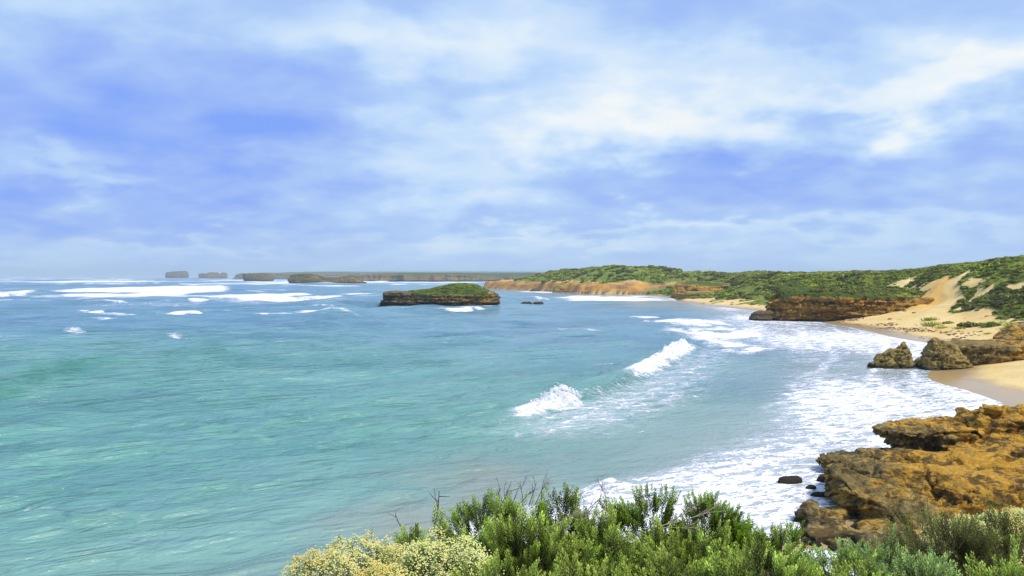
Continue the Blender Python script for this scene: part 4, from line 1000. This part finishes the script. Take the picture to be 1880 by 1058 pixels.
def breaker(t0, t1, hmax, n, seed, lab, peak):
    g = np.random.default_rng(seed)
    na, nt = 46, n
    t = np.linspace(t0, t1, nt); a = np.linspace(-0.8, 1, na)           # a: 0 crest, 1 toe of the front, below 0 the back
    Tt, A = np.meshgrid(t, a, indexing='ij'); Tt = Tt.ravel(); A = A.ravel()
    def line(q_): return np.stack([np.interp(q_, tq, bpts[:, 0]), np.interp(q_, tq, bpts[:, 1])], 1)
    pc = line(Tt); dxy = line(np.minimum(Tt + 0.02, 1)) - line(Tt - 0.02); dxy /= np.linalg.norm(dxy, axis=1)[:, None]
    nr = np.stack([dxy[:, 1], -dxy[:, 0]], 1)                           # towards the shore
    u = (Tt - t0) / (t1 - t0)
    env = np.interp(u, [0, 0.15, peak, 0.93, 1], [0.0, 0.35, 1.0, 0.75, 0.0]) * (0.9 + 0.25 * vnoise(P3(u * 8, 0 * u), seed) + 0.15 * vnoise(P3(u * 21, 0 * u), seed + 3))
    off = np.where(A > 0, A ** 0.7 * (0.5 + 2.2 * env), A * (0.4 + 1.6 * env))
    z = hmax * env * np.where(A > 0, np.clip(1 - A, 0, 1) ** 0.8, np.clip(1 + A * 1.25, 0, 1)) - 0.10
    V = np.column_stack([pc + nr * off[:, None], z])
    amp = (0.15 + 0.50 * env) * np.clip((1 - np.abs(A)) * 6, 0.1, 1)
    n3 = fbm(V, 1.3, 5, seed, 0.6); n4 = fbm(V + 40, 1.9, 5, seed + 1, 0.6, True); n5 = fbm(V + 80, 1.3, 4, seed + 2, 0.6)
    V[:, 2] += amp * (n3 * 0.9 + n4 * 0.5); V[:, :2] += nr * (amp * n5 * 1.1)[:, None]
    F = grid_faces(nt, na)
    ns = 380                                                            # torn lumps and drops round its edge
    j = np.where((np.abs(A) < 0.25) | (A > 0.8))[0]; j = g.choice(j, ns)
    cs = V[j] + np.column_stack([nr[j] * g.normal(0, 0.25, ns)[:, None], np.abs(g.normal(0, 0.12, ns)) * (A[j] < 0.5) * env[j] + 0.02])
    rs_ = g.uniform(0.03, 0.16, ns) * (0.4 + 0.8 * env[j])
    VS = (IV1[None] * rs_[:, None, None] * g.uniform(0.6, 1.4, (ns, 1, 3)) + cs[:, None, :]).reshape(-1, 3)
    FS = (IF1[None] + (np.arange(ns) * len(IV1))[:, None, None]).reshape(-1, 3) + len(V)
    V = np.vstack([V, VS])
    org = np.array([pc[:, 0].mean(), pc[:, 1].mean(), 0])
    return put('breaking_wave', mesh_np('breaking_wave', V - org, [F, FS], mats=[M_foam]), tuple(org), kind='stuff', label=lab, category='wave')
breaker(0.20, 0.42, 2.3, 150, 5, 'smaller white breaker nearer the shrubs, left of the other', 0.8)
breaker(0.70, 0.91, 3.3, 240, 6, 'larger white breaker curling farther out in the bay', 0.72)

# ------------------------------------------------------------------ the cliff top the viewer stands on
def near_ground(x, y):
    z = np.where(y < 6, 13.35 - 0.13 * y, 12.57 - 0.42 * (y - 6))
    xe = np.interp(y, [-5, 3, 4, 5, 6, 8, 20, 40], [-3.2, -1.05, -0.9, -0.75, -0.45, 1.0, 7.5, 17])
    z = z - np.clip(xe - x, 0, 30) * 1.9
    z = z + 0.36 * np.exp(-((y - 6.1) / 0.7) ** 2) * (1 - sstep(1.9, 2.9, x)) + 0.12 * fbm(P3(x, y), 0.9, 4, 66) * (y > 0)
    return z
gx1, gy1 = np.meshgrid(axis((-16, -2, 0.7), (-2, 9, 0.14), (9, 52, 0.9)), axis((-6, 1, 0.5), (1, 11, 0.14), (11, 42, 0.8)))
r_, c_ = gx1.shape
gz1 = near_ground(gx1.ravel(), gy1.ravel())
m, T, b, out = new_mat('cliff_top_soil')
pos = T.n('ShaderNodeNewGeometry').outputs['Position']
T.put(b.inputs['Base Color'], T.mix(T.rng(T.noise(pos, 5, 6, 0.7), 0.35, 0.65), (0.035, 0.026, 0.014), (0.12, 0.085, 0.04)))
b.inputs['Roughness'].default_value = 0.95
bump(T, b, T.noise(pos, 14, 5, 0.7), 0.05, 1.0)
put('cliff_top_ground', mesh_np('cliff_top_ground', np.stack([gx1.ravel(), gy1.ravel(), gz1], 1), grid_faces(r_, c_), mats=[m]), kind='structure')

# ------------------------------------------------------------------ shrubs of the cliff top
def sprig(seed, n, L, ll, lw, tilt0=0.9, tilt1=0.25, bare=0.05):
    """one leafy shoot along +z: n narrow leaves set spirally"""
    g = np.random.default_rng(seed)
    t = np.linspace(bare, 1, n) ** 0.9
    az_ = np.arange(n) * 2.39996 + g.uniform(0, 6)
    tilt = (tilt0 * (1 - t) + tilt1 * t) + g.normal(0, 0.12, n)
    d = np.stack([np.cos(az_) * np.sin(tilt), np.sin(az_) * np.sin(tilt), np.cos(tilt)], 1)
    s = np.stack([-np.sin(az_), np.cos(az_), 0 * az_], 1)
    up = np.cross(s, d)
    base = np.stack([0.004 * np.cos(az_), 0.004 * np.sin(az_), t * L], 1)
    l = (ll * g.uniform(0.75, 1.15, n) * (1 - 0.25 * t))[:, None]; w = lw * g.uniform(0.8, 1.2, n)[:, None]
    V = np.stack([base, base + d * l * 0.55 + s * w * 0.5 + up * w * 0.15, base + d * l, base + d * l * 0.55 - s * w * 0.5 + up * w * 0.15], 1).reshape(-1, 3)
    age = np.stack([t * 0.75, t * 0.85 + 0.1, t * 0.85 + 0.22, t * 0.85 + 0.1], 1).reshape(-1)
    return V, np.clip(age, 0, 1)

def orient(dirs, spin):
    d = dirs / np.linalg.norm(dirs, axis=1)[:, None]
    ref = np.where(np.abs(d[:, 2:3]) > 0.95, np.array([[1.0, 0, 0]]), np.array([[0, 0, 1.0]]))
    a = np.cross(ref, d); a /= np.linalg.norm(a, axis=1)[:, None]
    b2 = np.cross(d, a)
    cs, sn = np.cos(spin)[:, None], np.sin(spin)[:, None]
    return np.stack([a * cs + b2 * sn, -a * sn + b2 * cs, d], 2)     # columns are the local axes

def place(temps, pos_, dirs, scale, rnd, g, age_shade_mul):
    """join copies of the shoots; returns V, F, age, rnd"""
    Vs, As, Rs = [], [], []
    pick = g.integers(0, len(temps), len(pos_))
    Rm = orient(dirs, g.uniform(0, 6.28, len(pos_)))
    for k, (tv, ta) in enumerate(temps):
        ii = np.where(pick == k)[0]
        if not len(ii): continue
        v = np.einsum('nij,mj->nmi', Rm[ii], tv) * scale[ii][:, None, None] + pos_[ii][:, None, :]
        Vs.append(v.reshape(-1, 3)); As.append((ta[None] * age_shade_mul[ii][:, None]).ravel()); Rs.append(np.repeat(rnd[ii], len(tv)))
    V = np.vstack(Vs)
    return V, np.arange(len(V)).reshape(-1, 4), np.concatenate(As), np.concatenate(Rs)

def tubes(paths, sides=5):
    """paths: list of (points (n,3), radius start, radius end)"""
    Vs, Fs, off = [], [], 0
    for P, r0, r1 in paths:
        P = np.asarray(P, float); n = len(P)
        d = np.gradient(P, axis=0); d /= np.linalg.norm(d, axis=1)[:, None] + 1e-9
        ref = np.array([0.3, 0.9, 0.2]); a = np.cross(d, ref); a /= np.linalg.norm(a, axis=1)[:, None] + 1e-9; b2 = np.cross(d, a)
        r = np.linspace(r0, r1, n)
        an = np.arange(sides) / sides * 2 * PI
        ring = P[:, None, :] + r[:, None, None] * (a[:, None, :] * np.cos(an)[None, :, None] + b2[:, None, :] * np.sin(an)[None, :, None])
        Vs.append(ring.reshape(-1, 3)); Fs.append(grid_faces(n, sides, True) + off); off += n * sides
    return np.vstack(Vs), np.vstack(Fs)

def twig_paths(g, base, dirn, length, r, depth, out, spread=0.55, wob=0.25):
    n = 6
    P = [np.array(base, float)]; d = np.array(dirn, float); d /= np.linalg.norm(d)
    for i in range(n):
        d = d + g.normal(0, wob / n * 2, 3); d /= np.linalg.norm(d)
        P.append(P[-1] + d * length / n)
    out.append((P, r, r * 0.45))
    if depth > 0:
        for k in range(g.integers(2, 5)):
            i = g.integers(2, n + 1)
            nd = d + g.normal(0, spread, 3)
            twig_paths(g, P[i], nd, length * g.uniform(0.35, 0.65), r * 0.55, depth - 1, out, spread, wob)
    return out

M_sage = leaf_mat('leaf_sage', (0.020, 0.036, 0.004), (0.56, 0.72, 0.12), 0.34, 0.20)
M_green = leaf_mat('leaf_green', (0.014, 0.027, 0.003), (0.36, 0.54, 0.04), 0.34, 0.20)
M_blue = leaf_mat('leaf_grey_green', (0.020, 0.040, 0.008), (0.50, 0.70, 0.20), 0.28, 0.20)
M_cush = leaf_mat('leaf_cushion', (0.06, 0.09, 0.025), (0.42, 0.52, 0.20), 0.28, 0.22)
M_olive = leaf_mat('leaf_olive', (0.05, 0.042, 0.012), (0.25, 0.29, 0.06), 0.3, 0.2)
m, T, b, out = new_mat('twig_bark')
T.put(b.inputs['Base Color'], T.mix(T.noise(T.n('ShaderNodeNewGeometry').outputs['Position'], 40, 3), (0.03, 0.02, 0.013), (0.14, 0.095, 0.06))); b.inputs['Roughness'].default_value = 0.9
M_bark = m
m, T, b, out = new_mat('twig_bleached')
T.put(b.inputs['Base Color'], T.mix(T.noise(T.n('ShaderNodeNewGeometry').outputs['Position'], 40, 3), (0.2, 0.16, 0.10), (0.42, 0.36, 0.24))); b.inputs['Roughness'].default_value = 0.9
M_pale = m
def flower_mat(name, c1, c2):
    m, T, b, out = new_mat(name)
    T.put(b.inputs['Base Color'], T.mix(T.attr('rnd'), c1, c2)); b.inputs['Roughness'].default_value = 0.8
    return m
M_fly = flower_mat('flower_yellow', (0.50, 0.37, 0.07), (0.56, 0.54, 0.19))
M_flc = flower_mat('flower_cream', (0.50, 0.48, 0.13), (0.60, 0.62, 0.27))

SPR = [sprig(300 + i, 32, 0.105, 0.0205, 0.0075, 0.75, 0.22) for i in range(6)]
SPRD = [sprig(320 + i, 30, 0.10, 0.021, 0.0068, 0.85, 0.3) for i in range(6)]
SPRC = [sprig(340 + i, 16, 0.04, 0.014, 0.006, 1.1, 0.6) for i in range(5)]
SPRO = [sprig(360 + i, 36, 0.24, 0.030, 0.006, 0.7, 0.3) for i in range(5)]
OV = np.array([(1, 0, -0.3), (-1, 0, -0.3), (0, 1, -0.3), (0, -1, -0.3), (0, 0, 1)], float)
OF = np.array([(0, 2, 4), (2, 1, 4), (1, 3, 4), (3, 0, 4)])

def shrub(name, label, lobes, mat, temps, seed, dens=620, scale=1.0, upw=0.8, flowers=None, fl_n=0, fl_r=0.006, category='shrub', group='shrubs along the cliff edge', bark=M_bark, inner=0.55, lump=0.22, age_shade_m=1.0, tuft=9, tspread=1.0):
    """lobes: (column, row of top, depth, rx, ry, height)"""
    g = np.random.default_rng(seed)
    Vs, Fs, As, Rs = [], [], [], []; off = 0; FV, FF, FR = [], [], []; foff = 0
    paths = []
    x0, y0, z0 = atY(lobes[0][0], lobes[0][1], lobes[0][2])
    base = np.array([x0, y0, float(near_ground(np.array([x0]), np.array([y0]))[0]) - 0.03])
    for (px, row, Yd, rx, ry, hh) in lobes:
        X0, Y0, Z0 = atY(px, row, Yd)
        Z0 -= 0.085 * scale
        rad = np.array([rx, ry, hh]); cen = np.array([X0, Y0, Z0 - hh])
        area = 2 * PI * ((rx * ry) ** 1.6 / 3 + 2 * (rx * hh) ** 1.6 / 3) ** (1 / 1.6) * 1.0
        for shell, dn, am in ((1.0, dens, 1.0), (0.82, dens * inner, 0.40)):  # inner shell tinted dark, painting shade into the gaps between tufts
            n = int(area * dn)
            nc = max(8, int(n / tuft)); dc = g.normal(size=(nc, 3)); dc /= np.linalg.norm(dc, axis=1)[:, None]
            dc[:, 2] = np.abs(dc[:, 2]) - 0.18
            ci_ = g.integers(0, nc, n)
            d = dc[ci_] + g.normal(0, 0.036 / rx * 0.62, (n, 3)) * tspread
            d /= np.linalg.norm(d, axis=1)[:, None]
            lift = np.clip(g.normal(-0.01, 0.06, nc), -0.12, 0.05)[ci_] * tspread
            lobn = 1 + lump * vnoise(d * 2.6 + px, seed) + lump * 0.7 * vnoise(d * 5.5 + px, seed + 1)
            p = cen + d * rad * (lobn * shell * (g.uniform(0.94, 1.02, n) + lift))[:, None]
            nrm = d / rad; nrm /= np.linalg.norm(nrm, axis=1)[:, None]
            dr = nrm * (1.1 - upw * 0.5) + np.array([0, 0, upw * 0.8]) + g.normal(0, 0.17, (n, 3))
            rnd = np.clip(0.5 + 0.35 * vnoise(p * 6, seed + 5) + g.normal(0, 0.15, n), 0, 1)
            hollow = np.clip((lobn - 0.86) * 4, 0.25, 1)
            V, F, A, R = place(temps, p, dr, scale * g.uniform(0.75, 1.25, n), rnd, g, np.full(n, am) * g.uniform(0.8, 1.1, n) * age_shade_m)
            Vs.append(V); Fs.append(F + off); As.append(A); Rs.append(R); off += len(V)
        if flowers is not None:
            n = int(area * fl_n)
            d = g.normal(size=(n, 3)); d[:, 2] = np.abs(d[:, 2]) * 1.3 - 0.05; d /= np.linalg.norm(d, axis=1)[:, None]
            lobn = 1 + lump * vnoise(d * 2.6 + px, seed) + lump * 0.7 * vnoise(d * 5.5 + px, seed + 1)
            keepf = (vnoise(d * 5 + 9, seed + 3) + d[:, 2] * 0.9 + g.normal(0, 0.3, n)) > 0.15
            d, lobn = d[keepf], lobn[keepf]; n = len(d)
            p = cen + d * rad * (lobn * 1.0)[:, None] + d * (0.045 * scale) + g.normal(0, 0.008 * scale, (n, 3))
            rr = fl_r * g.uniform(0.7, 1.3, n)
            FV.append((OV[None] * rr[:, None, None] * np.array([1, 1, 0.8]) + p[:, None, :]).reshape(-1, 3)); FF.append((OF[None] + (np.arange(n) * 5)[:, None, None]).reshape(-1, 3) + foff); foff += n * 5
            FR.append(np.repeat(np.clip(0.5 + 0.5 * vnoise(p * 5, seed + 8) + g.normal(0, 0.2, n), 0, 1), 5))
        gz = float(near_ground(np.array([X0]), np.array([Y0]))[0]) - 0.05
        for k in range(14):
            a = g.uniform(0, 2 * PI); q_ = cen + np.array([math.cos(a) * rx * 0.75, math.sin(a) * ry * 0.75, hh * g.uniform(0.2, 0.75)])
            b0 = np.array([X0 + g.normal(0, 0.05), Y0 + g.normal(0, 0.05), gz])
            mid = b0 * 0.45 + q_ * 0.55 + np.array([0, 0, 0.06]) + g.normal(0, 0.03, 3)
            tt_ = np.linspace(0, 1, 7)[:, None]
            paths.append(((1 - tt_) ** 2 * b0 + 2 * tt_ * (1 - tt_) * mid + tt_ ** 2 * q_, 0.008 * max(1, scale * 0.8), 0.003))
    root = empty(name, tuple(base), label=label, category=category, group=group)
    put('foliage', mesh_np('foliage', np.vstack(Vs) - base, np.vstack(Fs), {'age': np.concatenate(As), 'rnd': np.concatenate(Rs)}, smooth=False, mats=[mat]), (0, 0, 0), root, kind='stuff')
    if flowers is not None:
        put('flower_heads', mesh_np('flower_heads', np.vstack(FV) - base, np.vstack(FF), {'rnd': np.concatenate(FR)}, mats=[flowers]), (0, 0, 0), root, kind='stuff')
    V, F = tubes(paths)
    put('branches', mesh_np('branches', V - base, F, mats=[bark]), (0, 0, 0), root, kind='stuff')
    return root

GS = [('dark green shrub at the back left, with dead brown tips', [(880, 915, 5.6, .27, .25, .42), (960, 930, 5.5, .24, .25, .4)], M_green, SPRD, dict(upw=0.8)),
      ('tall narrow shrub standing highest against the water', [(1036, 892, 5.7, .15, .18, .5), (1082, 935, 5.6, .2, .2, .4)], M_green, SPRD, dict(upw=0.95)),
      ('dark green shrub right of the tall narrow one at the back', [(1190, 908, 5.8, .34, .28, .45)], M_green, SPR, dict(upw=0.75)),
      ('green shrub with bare pale branches lying across it', [(1305, 918, 6.0, .26, .25, .45), (1355, 945, 6.0, .22, .22, .4)], M_green, SPR, dict(upw=0.75)),
      ('low shrub at the right end of the back row, next to the surf', [(1425, 968, 6.0, .26, .25, .4)], M_green, SPR, {}),
      ('small sage shrub behind the yellow cushions, below the forked twig', [(800, 966, 4.9, .24, .22, .35), (745, 976, 4.9, .17, .2, .3)], M_sage, SPRD, {}),
      ('pale sage shrub in the middle row above the dark hollow', [(965, 950, 4.6, .33, .28, .42)], M_sage, SPR, {}),
      ('sage shrub in the middle row below the tall narrow shrub', [(1110, 962, 4.7, .24, .26, .42)], M_sage, SPR, {}),
      ('broad sage shrub in the middle row below the pale bare branches', [(1255, 968, 4.8, .33, .28, .42)], M_sage, SPR, {}),
      ('sage shrub in the middle row left of the outcrop foot', [(1405, 988, 4.9, .30, .28, .42)], M_sage, SPR, {}),
      ('bluish grey-green shrub below the outcrop foot', [(1560, 990, 5.0, .24, .26, .42), (1640, 990, 5.0, .15, .2, .42)], M_blue, SPR, {}),
      ('bluish grey-green shrub left of the dark olive bush', [(1690, 1008, 4.6, .18, .22, .4)], M_blue, SPR, {}),
      ('sage shrub at the bottom edge right of the yellow cushions', [(905, 1022, 3.6, .22, .2, .4)], M_sage, SPR, {}),
      ('sage shrub at the bottom edge below the middle row', [(1070, 1030, 3.5, .2, .2, .4)], M_sage, SPR, {}),
      ('bright sage shrub at the bottom centre right edge', [(1235, 1018, 3.6, .2, .2, .4)], M_sage, SPR, {}),
      ('sage shrub at the bottom edge under the surf rocks', [(1400, 1022, 3.5, .19, .2, .4)], M_sage, SPR, {}),
      ('sage shrub at the bottom edge under the bluish shrub', [(1560, 1026, 3.6, .19, .2, .4)], M_sage, SPR, {}),
      ('grey-green shrub at the bottom edge below the olive bush', [(1715, 1046, 3.5, .18, .2, .4)], M_blue, SPR, {}),
      ('sage shrub cut by the bottom right corner', [(1862, 1036, 3.6, .19, .2, .4)], M_sage, SPR, {})]
for i, (lab, lobes, mt, tm, kw) in enumerate(GS):
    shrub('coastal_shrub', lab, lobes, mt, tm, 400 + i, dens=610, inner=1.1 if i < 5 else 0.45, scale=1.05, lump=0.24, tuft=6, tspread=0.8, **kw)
YS = [('yellow-flowered cushion bush at the left end of the shrubs', [(585, 1008, 3.8, .17, .18, .3)], M_fly), ('golden cushion bush behind the leftmost one', [(672, 980, 4.2, .22, .2, .32)], M_fly),
      ('pale cream cushion bush left of the sage shrubs', [(790, 984, 4.1, .2, .2, .32), (860, 990, 4.1, .14, .18, .3)], M_flc), ('yellow cushion bush at the bottom edge below the golden one', [(700, 1038, 3.4, .19, .18, .3)], M_fly)]
for i, (lab, lobes, fm) in enumerate(YS):
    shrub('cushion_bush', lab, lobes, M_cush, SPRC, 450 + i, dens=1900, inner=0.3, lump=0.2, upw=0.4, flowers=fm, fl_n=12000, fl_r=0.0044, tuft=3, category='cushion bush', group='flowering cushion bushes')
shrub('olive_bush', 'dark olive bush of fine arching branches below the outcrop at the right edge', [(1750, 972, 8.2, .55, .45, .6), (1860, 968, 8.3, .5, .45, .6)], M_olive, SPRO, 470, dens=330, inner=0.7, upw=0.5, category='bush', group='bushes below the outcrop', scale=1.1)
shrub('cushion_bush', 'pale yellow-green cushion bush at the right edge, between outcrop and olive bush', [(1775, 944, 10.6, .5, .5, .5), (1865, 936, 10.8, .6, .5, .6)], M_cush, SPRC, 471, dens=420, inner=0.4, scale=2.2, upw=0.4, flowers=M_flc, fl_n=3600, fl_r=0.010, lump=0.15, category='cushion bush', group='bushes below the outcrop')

def bare_twigs(label, spots, mat, seed, spread=0.5):
    """spots: column, row of the foot, depth, direction, length, radius, depth of branching"""
    g = np.random.default_rng(seed); paths = []
    for (px, row, Yd, d, L, r, dp) in spots: twig_paths(g, atY(px, row, Yd), d, L, r, dp, paths, spread)
    org = np.array(atY(spots[0][0], spots[0][1], spots[0][2]))
    V, F = tubes(paths)
    return put('bare_branch', mesh_np('bare_branch', V - org, F, mats=[mat]), tuple(org), label=label, category='branch')
bare_twigs('dark forked dead twig standing alone left of the dark shrub', [(797, 965, 5.2, (0.35, 0, 1), 0.22, 0.006, 1)], M_bark, 2, 0.6)
bare_twigs('short dead twig farthest left above the cushion bushes', [(737, 975, 5.2, (-0.5, 0, 1), 0.12, 0.004, 1)], M_bark, 3, 0.5)
bare_twigs('dense dead brown twigs sticking up between the dark shrub and the tall one', [(905 + 11 * k, 940 - 1.5 * k, 5.75, (0.35 + 0.25 * math.sin(k * 2.1), 0, 1), 0.15 + 0.03 * math.cos(k), 0.0035, 2) for k in range(9)], M_bark, 5, 0.3)
bare_twigs('dead twigs leaning over the water right of the tall shrub', [(1082 + 12 * k, 935, 5.9, (0.7 - 0.25 * k, 0, 0.7), 0.16, 0.003, 2) for k in range(4)], M_bark, 6, 0.4)
bare_twigs('brown tangle of dead branches below the tall shrub', [(1000 + 14 * k, 975, 5.2, (0.9, -0.1, 0.5 + 0.12 * k), 0.22, 0.004, 2) for k in range(6)], M_pale, 7, 0.35)
bare_twigs('bleached bare branches lying over the green shrub', [(1215, 968, 5.5, (0.9, 0, 0.35), 0.34, 0.005, 2), (1225, 965, 5.5, (0.7, 0, 0.6), 0.28, 0.004, 2), (1210, 972, 5.5, (1, 0, 0.15), 0.3, 0.004, 2)], M_pale, 8, 0.25)
bare_twigs('thin dark dead stems rising in front of the ochre outcrop', [(1738 + 9 * k, 1010, 7.6, (-0.35 + 0.3 * k, 0, 1), 0.34, 0.004, 2) for k in range(4)], M_bark, 9, 0.35)

# ------------------------------------------------------------------ sea air
def haze():
    V = np.array([(x, y, z) for z in (-4, 75) for y in (-9800, 9800) for x in (-9800, 9800)], float)
    F = np.array([(0, 2, 3, 1), (4, 5, 7, 6), (0, 1, 5, 4), (2, 6, 7, 3), (0, 4, 6, 2), (1, 3, 7, 5)])
    m = bpy.data.materials.new('sea_air'); m.use_nodes = True; m.node_tree.nodes.clear()
    T = NT(m.node_tree); o_ = T.n('ShaderNodeOutputMaterial'); pv = T.n('ShaderNodeVolumePrincipled')
    pv.inputs['Color'].default_value = (0.72, 0.88, 1.0, 1); pv.inputs['Density'].default_value = 0.00012; pv.inputs['Anisotropy'].default_value = 0.1
    T.put(o_.inputs['Volume'], pv.outputs[0])
    put('haze', mesh_np('haze', V, F, smooth=False, mats=[m]), kind='stuff')
haze()
